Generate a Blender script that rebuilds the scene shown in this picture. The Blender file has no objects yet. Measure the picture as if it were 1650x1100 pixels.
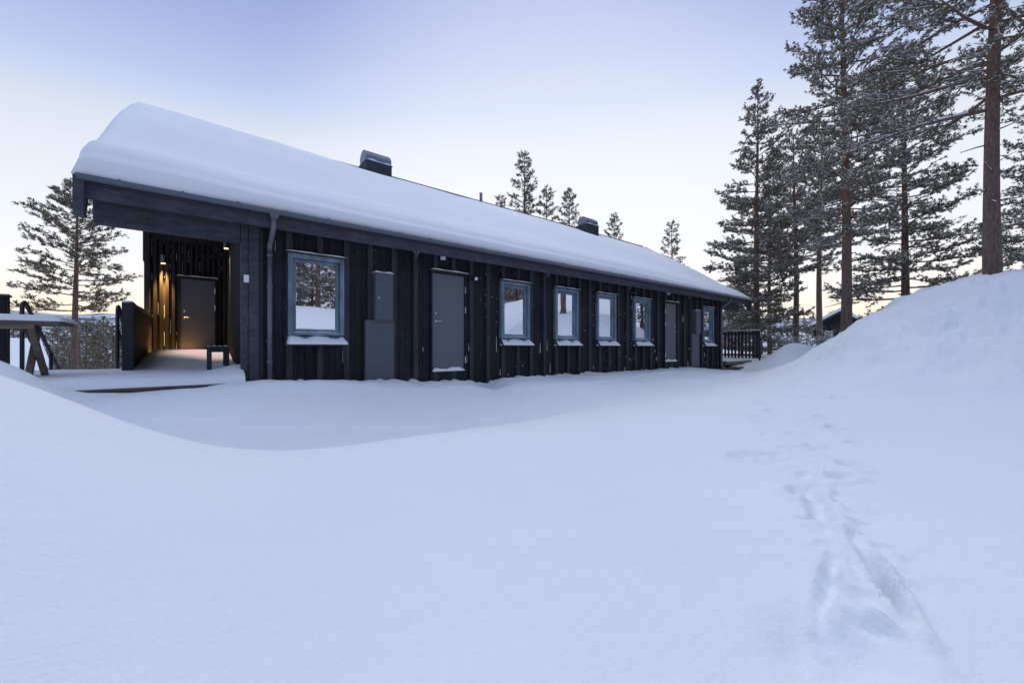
import bpy, math, random
import numpy as np
R = math.radians
scene = bpy.context.scene
COL = scene.collection
random.seed(7)
rng = np.random.default_rng(7)

# ------------------------------------------------------------------ camera model (eye at z = 0)
F, VX, HY = 630.0, 1620.0, 559.0          # photo pixels: focal length, vanishing point of the facade, horizon
YAW = math.atan(F / (VX - 825)) - 0.0      # facade direction against the optical axis
TH = math.atan((VX - 825) / F)             # angle between axis and +X
ST, CT = math.sin(TH), math.cos(TH)
AX = (CT, ST)                              # optical axis in world XY
RX = (ST, -CT)                             # camera right in world XY

def on_plane(px, Y):                       # world X of photo column px on the plane at distance Y
    k = (px - 825) / F
    dx = AX[0] + k * RX[0]; dy = AX[1] + k * RX[1]
    return dx / dy * Y
def elev(px, py, Y):                       # world height of photo point on that plane
    k = (px - 825) / F
    dy = AX[1] + k * RX[1]
    return (HY - py) / F * Y / dy
def at_depth(px, py, z):                   # world point at optical depth z
    k = (px - 825) / F
    return ((AX[0] + k * RX[0]) * z, (AX[1] + k * RX[1]) * z, (HY - py) / F * z)

# ------------------------------------------------------------------ noise in numpy
_perm = np.random.default_rng(3).permutation(4096)
_grad = np.random.default_rng(5).uniform(0, 2 * np.pi, 4096)
def perlin(x, y, seed=0):
    x = np.asarray(x, float); y = np.asarray(y, float)
    xi = np.floor(x).astype(int); yi = np.floor(y).astype(int)
    xf = x - xi; yf = y - yi
    u = xf * xf * xf * (xf * (xf * 6 - 15) + 10); v = yf * yf * yf * (yf * (yf * 6 - 15) + 10)
    def g(ix, iy, fx, fy):
        a = _grad[_perm[(_perm[(ix + seed * 17) & 4095] + iy) & 4095]]
        return np.cos(a) * fx + np.sin(a) * fy
    n00 = g(xi, yi, xf, yf); n10 = g(xi + 1, yi, xf - 1, yf)
    n01 = g(xi, yi + 1, xf, yf - 1); n11 = g(xi + 1, yi + 1, xf - 1, yf - 1)
    return (n00 * (1 - u) + n10 * u) * (1 - v) + (n01 * (1 - u) + n11 * u) * v
def fbm(x, y, o=4, seed=0):
    s = 0; a = 1.0
    for i in range(o):
        s = s + a * perlin(x * 2 ** i, y * 2 ** i, seed + i); a *= .5
    return s
def ss(a, b, x):
    t = np.clip((np.asarray(x, float) - a) / (b - a), 0, 1)
    return t * t * (3 - 2 * t)

# ------------------------------------------------------------------ materials
def mat(name):
    m = bpy.data.materials.new(name); m.use_nodes = True
    nt = m.node_tree; b = nt.nodes['Principled BSDF']
    return m, nt, b
def N(nt, t, **kw):
    n = nt.nodes.new(t)
    for k, v in kw.items(): setattr(n, k, v)
    return n
def L(nt, a, b): nt.links.new(a, b)
def ramp(nt, stops):
    r = N(nt, 'ShaderNodeValToRGB'); cr = r.color_ramp
    cr.elements[0].position = stops[0][0]; cr.elements[0].color = (*stops[0][1], 1)
    cr.elements[1].position = stops[-1][0]; cr.elements[1].color = (*stops[-1][1], 1)
    for p, c in stops[1:-1]:
        e = cr.elements.new(p); e.color = (*c, 1)
    return r
def noise(nt, scale, detail=4, vec=None, rough=.55):
    n = N(nt, 'ShaderNodeTexNoise'); n.inputs['Scale'].default_value = scale
    n.inputs['Detail'].default_value = detail; n.inputs['Roughness'].default_value = rough
    if vec is not None: L(nt, vec, n.inputs['Vector'])
    return n
def bump(nt, b, hs, strength, dist):
    bp = N(nt, 'ShaderNodeBump'); bp.inputs['Strength'].default_value = strength; bp.inputs['Distance'].default_value = dist
    L(nt, hs, bp.inputs['Height']); L(nt, bp.outputs[0], b.inputs['Normal']); return bp
def addm(nt, a, b, f=1.0):
    m = N(nt, 'ShaderNodeMath', operation='MULTIPLY_ADD'); L(nt, b, m.inputs[0]); m.inputs[1].default_value = f; L(nt, a, m.inputs[2]); return m.outputs[0]

def snow_mat(name, col=(.83, .85, .88), bs=1.0):
    m, nt, b = mat(name)
    g = N(nt, 'ShaderNodeNewGeometry')
    n1 = noise(nt, 3.0, 5, g.outputs['Position']); n2 = noise(nt, 45, 3, g.outputs['Position']); n3 = noise(nt, .6, 3, g.outputs['Position'])
    r = ramp(nt, [(.3, tuple(c * .965 for c in col)), (.7, col)]); L(nt, n3.outputs[0], r.inputs[0]); L(nt, r.outputs[0], b.inputs['Base Color'])
    mp = N(nt, 'ShaderNodeMapping'); mp.inputs['Scale'].default_value = (.7, 2.6, 1); mp.inputs['Rotation'].default_value = (0, 0, .5); L(nt, g.outputs['Position'], mp.inputs[0])
    n4 = noise(nt, 1.4, 6, mp.outputs[0], .6); n5 = noise(nt, 170, 2, g.outputs['Position'])
    h = addm(nt, addm(nt, addm(nt, n1.outputs[0], n2.outputs[0], .26), n4.outputs[0], .9), n5.outputs[0], .06)
    bump(nt, b, h, .45 * bs, .05)
    b.inputs['Roughness'].default_value = .75; b.inputs['Specular IOR Level'].default_value = .25
    return m
M_SNOW = snow_mat('snow')
M_RSNOW = snow_mat('roof_snow', bs=.35)
M_CAP = snow_mat('snow_cap', bs=1.2)

def wood_dark(name, base, frost=.5, grain=(9, 9, .6)):
    m, nt, b = mat(name)
    tc = N(nt, 'ShaderNodeNewGeometry'); mp = N(nt, 'ShaderNodeMapping'); mp.inputs['Scale'].default_value = grain
    L(nt, tc.outputs['Position'], mp.inputs[0])
    n = noise(nt, 2.2, 6, mp.outputs[0], .65)
    r = ramp(nt, [(.25, tuple(c * .55 for c in base)), (.5, base), (.8, tuple(c * 1.7 for c in base))]); L(nt, n.outputs[0], r.inputs[0])
    # wind-driven frost crystals caught on the rough-sawn boards
    s = noise(nt, 60, 4, tc.outputs['Position'], .8); big = noise(nt, 1.1, 3, tc.outputs['Position'])
    a = N(nt, 'ShaderNodeMath', operation='MULTIPLY_ADD'); L(nt, big.outputs[0], a.inputs[0]); a.inputs[1].default_value = .30; L(nt, s.outputs[0], a.inputs[2])
    rr = ramp(nt, [(.74 - .05 * frost, (0, 0, 0)), (.86, (1, 1, 1))]); L(nt, a.outputs[0], rr.inputs[0])
    mx = N(nt, 'ShaderNodeMix', data_type='RGBA'); L(nt, r.outputs[0], mx.inputs['A']); mx.inputs['B'].default_value = (.34, .37, .42, 1)
    mu = N(nt, 'ShaderNodeMath', operation='MULTIPLY'); L(nt, rr.outputs[0], mu.inputs[0]); mu.inputs[1].default_value = frost
    L(nt, mu.outputs[0], mx.inputs['Factor']); L(nt, mx.outputs['Result'], b.inputs['Base Color'])
    bump(nt, b, n.outputs[0], .5, .01)
    b.inputs['Roughness'].default_value = .72; b.inputs['Specular IOR Level'].default_value = .3
    return m
M_BOARD = wood_dark('charcoal_board', (.0105, .0118, .0150), .30)
M_BATTEN = wood_dark('charcoal_batten', (.032, .036, .045), .30)
M_TRIM = wood_dark('charcoal_trim', (.052, .057, .070), .28, (2, 9, 6))
M_RECESS = wood_dark('charcoal_porch_board', (.020, .020, .023), .12)
M_WINBLUE = wood_dark('blue_grey_window_paint', (.155, .205, .265), .10, (3, 3, 1))

def plain(name, col, rough=.5, metal=0.0, spec=.5, nz=.12, sc=30):
    m, nt, b = mat(name)
    g = N(nt, 'ShaderNodeNewGeometry'); n = noise(nt, sc, 4, g.outputs['Position'])
    r = ramp(nt, [(.3, tuple(c * (1 - nz) for c in col)), (.7, tuple(min(1, c * (1 + nz)) for c in col))]); L(nt, n.outputs[0], r.inputs[0]); L(nt, r.outputs[0], b.inputs['Base Color'])
    b.inputs['Roughness'].default_value = rough; b.inputs['Metallic'].default_value = metal; b.inputs['Specular IOR Level'].default_value = spec
    return m
M_GUTTER = plain('gutter_metal', (.085, .105, .135), .38, .0, .6)
M_DOOR = plain('grey_painted_door', (.125, .133, .158), .55, 0, .4, .10, 70)
M_BOX = plain('grey_painted_cabinet', (.085, .097, .122), .5, 0, .4, .12, 60)
M_STEEL = plain('steel', (.6, .62, .66), .28, 1.0)
M_PIPE = plain('pipe_metal', (.13, .135, .165), .36, .2)
M_WHITE = plain('white_plastic', (.78, .80, .84), .5)
M_BLACK = plain('black_paint', (.018, .020, .026), .5)
M_CHIM = wood_dark('chimney_metal', (.035, .042, .05), .35, (4, 4, 4))
M_CAPMET = plain('cowl_metal', (.17, .20, .26), .45, .4)
M_CURTAIN = plain('pale_blind', (.72, .68, .70), .9)
M_DARKIN = plain('dark_interior', (.02, .022, .028), .9)
M_RAWOOD = wood_dark('weathered_timber', (.16, .125, .10), .25, (.8, 9, 9))
M_DECKW = wood_dark('deck_timber', (.12, .09, .075), .15, (.8, 9, 9))
M_ROOFT = plain('roof_felt', (.03, .033, .04), .8)
M_TAN = plain('tan_render', (.30, .26, .22), .9)

def glass_mat():
    m, nt, b = mat('window_glass')
    out = nt.nodes['Material Output']; nt.nodes.remove(b)
    tr = N(nt, 'ShaderNodeBsdfTransparent'); tr.inputs[0].default_value = (.75, .78, .82, 1)
    gl = N(nt, 'ShaderNodeBsdfGlossy'); gl.inputs['Roughness'].default_value = .0; gl.inputs[0].default_value = (.92, .95, 1, 1)
    g = N(nt, 'ShaderNodeNewGeometry'); n = noise(nt, 1.6, 1, g.outputs['Position'])
    bp = N(nt, 'ShaderNodeBump'); bp.inputs['Strength'].default_value = .07; bp.inputs['Distance'].default_value = .02
    L(nt, n.outputs[0], bp.inputs['Height']); L(nt, bp.outputs[0], gl.inputs['Normal'])
    mx = N(nt, 'ShaderNodeMixShader'); mx.inputs[0].default_value = .86
    L(nt, tr.outputs[0], mx.inputs[1]); L(nt, gl.outputs[0], mx.inputs[2]); L(nt, mx.outputs[0], out.inputs[0])
    return m
M_GLASS = glass_mat()

def bark_mat():
    m, nt, b = mat('pine_bark')
    tc = N(nt, 'ShaderNodeTexCoord'); sp = N(nt, 'ShaderNodeSeparateXYZ'); L(nt, tc.outputs['Object'], sp.inputs[0])
    mp = N(nt, 'ShaderNodeMapping'); mp.inputs['Scale'].default_value = (9, 9, 2.2); L(nt, tc.outputs['Object'], mp.inputs[0])
    n = noise(nt, 2.5, 7, mp.outputs[0], .7); v = N(nt, 'ShaderNodeTexVoronoi'); v.inputs['Scale'].default_value = 3.5; L(nt, mp.outputs[0], v.inputs['Vector'])
    mr = N(nt, 'ShaderNodeMapRange'); mr.inputs['From Min'].default_value = 2.5; mr.inputs['From Max'].default_value = 7.5; L(nt, sp.outputs['Z'], mr.inputs['Value'])
    lo = ramp(nt, [(.3, (.075, .052, .044)), (.7, (.25, .175, .145))]); hi = ramp(nt, [(.3, (.12, .058, .038)), (.7, (.32, .175, .12))])
    L(nt, n.outputs[0], lo.inputs[0]); L(nt, n.outputs[0], hi.inputs[0])
    mx = N(nt, 'ShaderNodeMix', data_type='RGBA'); L(nt, mr.outputs[0], mx.inputs['Factor']); L(nt, lo.outputs[0], mx.inputs['A']); L(nt, hi.outputs[0], mx.inputs['B'])
    f = noise(nt, 22, 4, tc.outputs['Object'], .7); fr = ramp(nt, [(.62, (0, 0, 0)), (.72, (1, 1, 1))]); L(nt, f.outputs[0], fr.inputs[0])
    mu = N(nt, 'ShaderNodeMath', operation='MULTIPLY'); L(nt, fr.outputs[0], mu.inputs[0]); mu.inputs[1].default_value = .45
    m2 = N(nt, 'ShaderNodeMix', data_type='RGBA'); L(nt, mu.outputs[0], m2.inputs['Factor']); L(nt, mx.outputs['Result'], m2.inputs['A']); m2.inputs['B'].default_value = (.5, .52, .56, 1)
    L(nt, m2.outputs['Result'], b.inputs['Base Color']); b.inputs['Roughness'].default_value = .9
    h = addm(nt, n.outputs[0], v.outputs['Distance'], .8); bump(nt, b, h, .9, .05)
    return m
M_BARK = bark_mat()
def needle_mat(name, a, c):
    m, nt, b = mat(name)
    g = N(nt, 'ShaderNodeNewGeometry'); n = noise(nt, 1.3, 4, g.outputs['Position'])
    r = ramp(nt, [(.3, a), (.7, c)]); L(nt, n.outputs[0], r.inputs[0]); L(nt, r.outputs[0], b.inputs['Base Color'])
    b.inputs['Roughness'].default_value = .7; b.inputs['Specular IOR Level'].default_value = .2
    return m
M_NEEDLE = needle_mat('pine_needles', (.125, .115, .082), (.26, .235, .17))
M_NEEDLE_W = needle_mat('pine_needles_warm', (.105, .092, .056), (.205, .178, .115))
M_FROST = plain('frosted_snow', (.86, .87, .89), .85)
M_TWIG = plain('twig_bark', (.085, .055, .045), .9)
def emis(name, col, s):
    m, nt, b = mat(name); b.inputs['Emission Color'].default_value = (*col, 1); b.inputs['Emission Strength'].default_value = s
    b.inputs['Base Color'].default_value = (*col, 1); return m
M_GLOW = emis('lamp_glow', (1, .62, .18), 5)

# ------------------------------------------------------------------ mesh builder
ROOT = {}
class MB:
    def __init__(s): s.v = []; s.f = []; s.m = []
    def poly(s, pts, m=0):
        i = len(s.v); s.v += [tuple(p) for p in pts]; s.f.append(tuple(range(i, i + len(pts)))); s.m.append(m)
    def box(s, x0, x1, y0, y1, z0, z1, m=0):
        i = len(s.v)
        s.v += [(x0, y0, z0), (x1, y0, z0), (x1, y1, z0), (x0, y1, z0), (x0, y0, z1), (x1, y0, z1), (x1, y1, z1), (x0, y1, z1)]
        for q in ((0, 3, 2, 1), (4, 5, 6, 7), (0, 1, 5, 4), (1, 2, 6, 5), (2, 3, 7, 6), (3, 0, 4, 7)):
            s.f.append(tuple(i + k for k in q)); s.m.append(m)
        return s
    def hexa(s, p, m=0):                    # eight corners, same order as box
        i = len(s.v); s.v += [tuple(q) for q in p]
        for q in ((0, 3, 2, 1), (4, 5, 6, 7), (0, 1, 5, 4), (1, 2, 6, 5), (2, 3, 7, 6), (3, 0, 4, 7)):
            s.f.append(tuple(i + k for k in q)); s.m.append(m)
        return s
    def extr(s, poly, axis, a, b, m=0):     # extrude a polygon along an axis; poly in the two other coordinates
        n = len(poly); i = len(s.v)
        for t in (a, b):
            for (p, q) in poly:
                s.v.append({'x': (t, p, q), 'y': (p, t, q), 'z': (p, q, t)}[axis])
        s.f.append(tuple(range(i, i + n))); s.m.append(m)
        s.f.append(tuple(range(i + 2 * n - 1, i + n - 1, -1))); s.m.append(m)
        for k in range(n):
            s.f.append((i + k, i + (k + 1) % n, i + n + (k + 1) % n, i + n + k)); s.m.append(m)
        return s
    def tube(s, pts, rad, n=8, m=0, cap=True):
        pts = [np.array(p, float) for p in pts]
        if not hasattr(rad, '__len__'): rad = [rad] * len(pts)
        base = len(s.v); up = None
        for k, p in enumerate(pts):
            t = pts[min(k + 1, len(pts) - 1)] - pts[max(k - 1, 0)]; t = t / (np.linalg.norm(t) + 1e-9)
            if up is None:
                up = np.array((0, 0, 1.)) if abs(t[2]) < .9 else np.array((1., 0, 0))
            a = np.cross(up, t); a /= np.linalg.norm(a) + 1e-9; b = np.cross(t, a); up = b
            for q in range(n):
                c = 2 * math.pi * q / n
                s.v.append(tuple(p + rad[k] * (math.cos(c) * a + math.sin(c) * b)))
        for k in range(len(pts) - 1):
            for q in range(n):
                s.f.append((base + k * n + q, base + k * n + (q + 1) % n, base + (k + 1) * n + (q + 1) % n, base + (k + 1) * n + q)); s.m.append(m)
        if cap:
            s.f.append(tuple(base + q for q in range(n))[::-1]); s.m.append(m)
            e = base + (len(pts) - 1) * n; s.f.append(tuple(e + q for q in range(n))); s.m.append(m)
        return s
    def ftube(s, P, rs, n=3, m=0):          # quick open tube with one frame for the whole run
        P = np.asarray(P, float); t = P[-1] - P[0]; t = t / (np.linalg.norm(t) + 1e-9)
        a = np.array((t[1], -t[0], 0.)) if abs(t[2]) < .95 else np.array((1., 0, 0)); a /= np.linalg.norm(a)
        b = np.array((t[1] * a[2] - t[2] * a[1], t[2] * a[0] - t[0] * a[2], t[0] * a[1] - t[1] * a[0]))
        c = np.arange(n) * (2 * np.pi / n); ring = np.cos(c)[:, None] * a + np.sin(c)[:, None] * b
        V = P[:, None, :] + np.asarray(rs)[:, None, None] * ring[None]
        base = len(s.v); s.v.extend(map(tuple, V.reshape(-1, 3).tolist()))
        for k in range(len(P) - 1):
            o = base + k * n
            for q in range(n):
                s.f.append((o + q, o + (q + 1) % n, o + n + (q + 1) % n, o + n + q)); s.m.append(m)
        return s
    def build(s, name, mats, parent=None, smooth=False, bevel=0):
        if not isinstance(mats, (list, tuple)): mats = [mats]
        off = ROOT.get(parent.name, (0, 0, 0)) if parent else (0, 0, 0)
        me = bpy.data.meshes.new(name)
        me.from_pydata([(x - off[0], y - off[1], z - off[2]) for x, y, z in s.v], [], s.f)
        for q in mats: me.materials.append(q)
        if len(mats) > 1: me.polygons.foreach_set('material_index', s.m)
        if smooth: me.polygons.foreach_set('use_smooth', [True] * len(s.f))
        o = bpy.data.objects.new(name, me); COL.objects.link(o)
        if parent: o.parent = parent; ROOT[o.name] = off
        if bevel:
            bv = o.modifiers.new('bevel', 'BEVEL'); bv.width = bevel; bv.segments = 2; bv.limit_method = 'ANGLE'
        return o
def tag(o, label=None, cat=None, group=None, kind=None):
    if label: o['label'] = label
    if cat: o['category'] = cat
    if group: o['group'] = group
    if kind: o['kind'] = kind
    return o
def thing(name, label, cat, loc=(0, 0, 0), group=None):
    o = bpy.data.objects.new(name, None); COL.objects.link(o); o.location = loc; o.empty_display_size = .2
    ROOT[o.name] = tuple(loc); tag(o, label, cat, group); return o
def npmesh(name, V, Fc, mats, mi=None, smooth=True, parent=None):
    me = bpy.data.meshes.new(name)
    V = np.asarray(V, np.float32); Fc = np.asarray(Fc, np.int32); k = Fc.shape[1]
    me.vertices.add(len(V)); me.vertices.foreach_set('co', V.ravel())
    me.loops.add(Fc.size); me.loops.foreach_set('vertex_index', Fc.ravel())
    me.polygons.add(len(Fc)); me.polygons.foreach_set('loop_start', np.arange(0, Fc.size, k, dtype=np.int32))
    try: me.polygons.foreach_set('loop_total', np.full(len(Fc), k, np.int32))
    except Exception: pass
    for q in mats: me.materials.append(q)
    if mi is not None: me.polygons.foreach_set('material_index', np.asarray(mi, np.int32))
    me.polygons.foreach_set('use_smooth', np.full(len(Fc), smooth))
    me.update(calc_edges=True); me.validate()
    if name is None: return me
    o = bpy.data.objects.new(name, me); COL.objects.link(o)
    if parent: o.parent = parent
    return o
def grid_faces(nx, ny):
    i = np.arange(nx - 1)[:, None] * ny + np.arange(ny - 1)[None, :]
    i = i.ravel(); return np.stack([i, i + ny, i + ny + 1, i + 1], 1)

# ------------------------------------------------------------------ terrain
Y0 = 7.53                                        # facade plane
def g2(X, Y, cx, cy, sx, sy, a=0):
    c, s = math.cos(a), math.sin(a); u = (X - cx) * c + (Y - cy) * s; v = -(X - cx) * s + (Y - cy) * c
    return np.exp(-(u / sx) ** 2 - (v / sy) ** 2)
MO = (17.7, -.5, 5.9, 4.45, -.15, 2.98, 3.1)
def terrain_base(X, Y):
    X = np.asarray(X, float); Y = np.asarray(Y, float)
    plain_ = -1.17 + .15 * ss(5.25, 4.1, Y + .2 * np.sin(X * .6)) * ss(6.5, 1.5, X) + .05 * fbm(X * .22, Y * .22, 3, 2) + .018 * fbm(X * 1.1, Y * 1.1, 3, 9)
    # drift against the facade
    be = np.interp(X, [-8, -1.2, .5, 4, 9, 14, 16.6, 17.8, 19, 22], [-.585, -.60, -.545, -.74, -.76, -.78, -.98, -.95, -.75, -.6])
    be = be + .05 * perlin(X * 1.3, Y * .9, 4) + .03 * perlin(X * 3.2, Y * 2.4, 5)
    w = ss(4.9 + .35 * np.sin(X * .45), np.where(X < 3, 6.75 + .6 * ss(.3, 3, X), 7.35), Y + .25 * perlin(X * .5, Y * .3, 8)) ** .8
    z = plain_ * (1 - w) + be * w
    z = z + (.10 * perlin(X * 4.3, Y * .4 + 3, 6) + .05 * perlin(X * 9, Y, 7)) * ss(7.1, 7.42, Y) * ss(.2, .8, X) * ss(17.6, 16.8, X)
    z = z + .05 * g2(X, Y, 3.2, 6.7, 2.4, .5) * 1.6 - .20 * g2(X, Y, 4.85, 6.95, .30, .6, -.5)
    z = z + .07 * g2(X, Y, 5.9, 6.3, .9, .6)
    # wind channel along the drift foot
    ch = 5.15 + .05 * np.sin(X)
    ch = ch - .12 * ss(2, 8, X); z = z - .17 * np.exp(-((Y - ch) / np.where(Y < ch, .24, .85)) ** 2) * ss(8, 2, X) * ss(-7, -2, X)
    for (c0, amp_, ph) in ((6.35, .075, .0), (5.75, .06, 2.1), (6.75, .05, 4.0)):
        d = Y - (c0 + .22 * np.sin(X * .7 + ph) + .12 * perlin(X * .6, X * 0 + ph, 14)); z = z + amp_ * ss(-.07, .05, d) * np.exp(-np.clip(d, 0, 9) / .30) * ss(-.5, 1.2, X) * ss(18, 15, X) * (.6 + .8 * perlin(X * .45, X * 0 + ph * 3, 15))
    # ploughed banks left of the camera
    z = z + 1.16 * ss(1.1, -1.9, X + .12 * np.sin(Y * 1.7)) ** 1.3 * ss(.6, 4.6, Y) * ss(5.5, 4.62, Y + .12 * np.sin(X * 2.2))
    z = z + .66 * ss(-.82, -1.9, X) * np.exp(-((Y - 6.25) / .5) ** 2)
    # big ploughed mound on the right: a flat-topped heap with a steep flank towards the far trees
    MU = (X - MO[0]) * math.cos(MO[4]) + (Y - MO[1]) * math.sin(MO[4]); MV = -(X - MO[0]) * math.sin(MO[4]) + (Y - MO[1]) * math.cos(MO[4])
    rr = np.hypot(MU / MO[2], MV / MO[3]) * (1 + .07 * fbm(X * .35, Y * .35, 2, 23))
    hm = MO[5] * np.exp(-rr ** MO[6]) + .55 * g2(X, Y, 12.0, .2, 3.0, 2.6, .2) 
    z = z + hm * (1 + .05 * fbm(X * .7, Y * .7, 3, 21))
    z = z + (.17 * fbm(X * .95, Y * 1.2, 4, 31) + .075 * np.abs(fbm(X * 3.6, Y * 4.5, 2, 35))) * ss(.25, 1.2, hm)
    z = z + 3.9 * np.exp(-np.hypot((X - 30.5) / 12.5, (Y + 6.5) / 5.5) ** 3)
    # embankment behind the camera
    z = z + ss(-3.2, -9.5, Y + .8 * np.sin(X * .33)) * (3.6 + .4 * perlin(X * .16, Y * .16, 40)) * ss(45, 25, np.abs(X - 8))
    # snow hump by the far corner
    z = z + 1.0 * g2(X, Y, 19.9, 5.75, 1.25, .75, -.2) + .85 * g2(X, Y, 21.6, 5.0, 1.3, 1.0) + .25 * g2(X, Y, 24, 5.2, 2.0, 1.4) + .06 * fbm(X * 1.2, Y * 1.2, 3, 51) * g2(X, Y, 21, 5, 3, 2.2)
    # behind the house to the right the plot stays level, to the left it falls to a valley
    far = ss(9, 26, Y)
    right = ss(-2, 22, X)
    z = z + far * (1 - right) * (-(np.clip(Y - 10, 0, 1e4)) * .085) * 1.0
    z = z + ss(20, 60, X) * .72
    r = np.hypot(X, Y)
    z = np.where(r > 140, z * np.clip(140 / r, 0, 1) - 18 * ss(140, 500, r), z)
    z = np.maximum(z, -40)
    return z
PRINTS = []
def ground_hit(px, py):
    k = (px - 825) / F; d = np.array((AX[0] + k * RX[0], AX[1] + k * RX[1], (HY - py) / F))
    t = .8 + 28 * np.linspace(0, 1, 900) ** 1.8; h = terrain_base(d[0] * t, d[1] * t) > d[2] * t
    t = float(t[int(np.argmax(h))]) if h.any() else 28.0
    return d[0] * t, d[1] * t, t
def make_prints():
    r = random.Random(4)
    def pr(px, py, l, w, dep, ang=None, rim=.35):
        x, y, t = ground_hit(px, py)
        PRINTS.append((x, y, l, w, dep, math.atan2(AX[1], AX[0]) if ang is None else ang, rim))
    view = lambda px: math.atan2(AX[1] + (px - 825) / F * RX[1], AX[0] + (px - 825) / F * RX[0])
    # single clear prints walking away
    for (a, b) in ((1325, 840), (1296, 795), (1300, 765), (1352, 770), (1372, 752), (1248, 735), (1190, 738), (1215, 735), (1268, 722), (1236, 700),
                   (1226, 682), (1242, 662), (1250, 640), (1228, 628), (1262, 622), (1280, 612), (1235, 612), (1252, 604), (1340, 690), (1322, 672), (1380, 715), (1300, 640), (1350, 640), (1222, 650), (1215, 672), (1275, 700), (1310, 720)):
        pr(a + r.uniform(-4, 4), b, r.uniform(.11, .16), r.uniform(.06, .09), r.uniform(.03, .055), view(a) + r.uniform(-.5, .5), .6)
    # deep drag furrows close to the camera
    def furrow(p, q, w, dep, rim):
        x0, y0, _ = ground_hit(*p); x1, y1, _ = ground_hit(*q)
        PRINTS.append(((x0 + x1) / 2, (y0 + y1) / 2, math.hypot(x1 - x0, y1 - y0) / 2, w, dep, math.atan2(y1 - y0, x1 - x0), rim))
    furrow((1372, 868), (1425, 950), .036, .04, .3)
    furrow((1400, 905), (1462, 1000), .034, .10, .35)
    furrow((1345, 895), (1326, 1000), .034, .045, .3)
    furrow((1395, 1000), (1440, 1022), .045, -.045, 0)
    furrow((1310, 800), (1330, 850), .06, .05, .4)
    x, y, t = ground_hit(1330, 1060); PRINTS.append((x, y, .17, .16, .05, view(1340), .1))
    for i in range(420):                        # crumbly lumps kicked up along the trail
        py = 600 + 430 * r.random() ** 1.7
        cx = np.interp(py, [600, 650, 740, 850, 1000], [1245, 1262, 1300, 1360, 1410]); sp = np.interp(py, [600, 1000], [55, 75])
        a = cx + r.gauss(0, .6) * sp
        x, y, t = ground_hit(a, py); s = r.uniform(.015, .045) * (1.4 if py < 700 else 1)
        PRINTS.append((x, y, s * 1.3, s, r.choice([-1, -1, 1]) * s * .42, r.uniform(0, 3), .1))
make_prints()
def terrain(X, Y):
    z = terrain_base(X, Y)
    shp = np.shape(z); Xf = np.ravel(X); Yf = np.ravel(Y); zf = np.ravel(z).copy()
    near = np.where((Xf > -2) & (Xf < 24) & (Yf > -4) & (Yf < 9))[0]; near = near[np.argsort(Xf[near], kind='stable')]; xs = Xf[near]
    for (cx, cy, l, w, dep, a, rim) in PRINTS:
        R0 = 3.2 * max(l, w)
        idx = near[np.searchsorted(xs, cx - R0):np.searchsorted(xs, cx + R0)]; idx = idx[np.abs(Yf[idx] - cy) < R0]
        if len(idx) == 0: continue
        c, s = math.cos(a), math.sin(a); dx = Xf[idx] - cx; dy = Yf[idx] - cy
        u = (dx * c + dy * s) / l; v = (-dx * s + dy * c) / w
        q = np.sqrt(u * u + v * v) * (1 + .22 * perlin(Xf[idx] * 9, Yf[idx] * 9, 60))
        zf[idx] += -dep * np.exp(-q ** 3) + abs(dep) * rim * np.exp(-((q - 1.5) / .45) ** 2)
    return zf.reshape(shp)
def axis(segs):
    out = [segs[0][0]]
    for (a, b, st) in segs:
        n = max(1, int(round((b - a) / st))); out += list(a + (b - a) * np.arange(1, n + 1) / n)
    return np.array(out)
def geo(a, b, n, st):                            # geometric run outwards
    t = np.linspace(0, 1, n); return a + np.sign(b - a) * (st * ((abs(b - a) / st + 1) ** t - 1))
fx = axis([(-12, -4, .25), (-4, 0, .08), (0, 1.2, .035), (1.2, 3.6, .018), (3.6, 9, .035), (9, 22, .09), (22, 34, .3)])
fy = axis([(-16, -4, .3), (-4, -1.2, .09), (-1.2, -.4, .035), (-.4, 1.4, .018), (1.4, 5, .035), (5, 9, .07), (9, 16, .25)])
fx = np.concatenate([geo(-12, -2600, 46, .4)[::-1][:-1], fx, geo(34, 2600, 46, .4)[1:]])
fy = np.concatenate([geo(-16, -2600, 46, .4)[::-1][:-1], fy, geo(16, 2600, 60, .4)[1:]])
GX, GY = np.meshgrid(fx, fy, indexing='ij')
GZ = terrain(GX, GY)
ground = npmesh('snow_ground', np.stack([GX.ravel(), GY.ravel(), GZ.ravel()], 1), grid_faces(len(fx), len(fy)), [M_SNOW])
tag(ground, 'deep smooth snow with a trail of footprints', None, None, 'structure')

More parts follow.
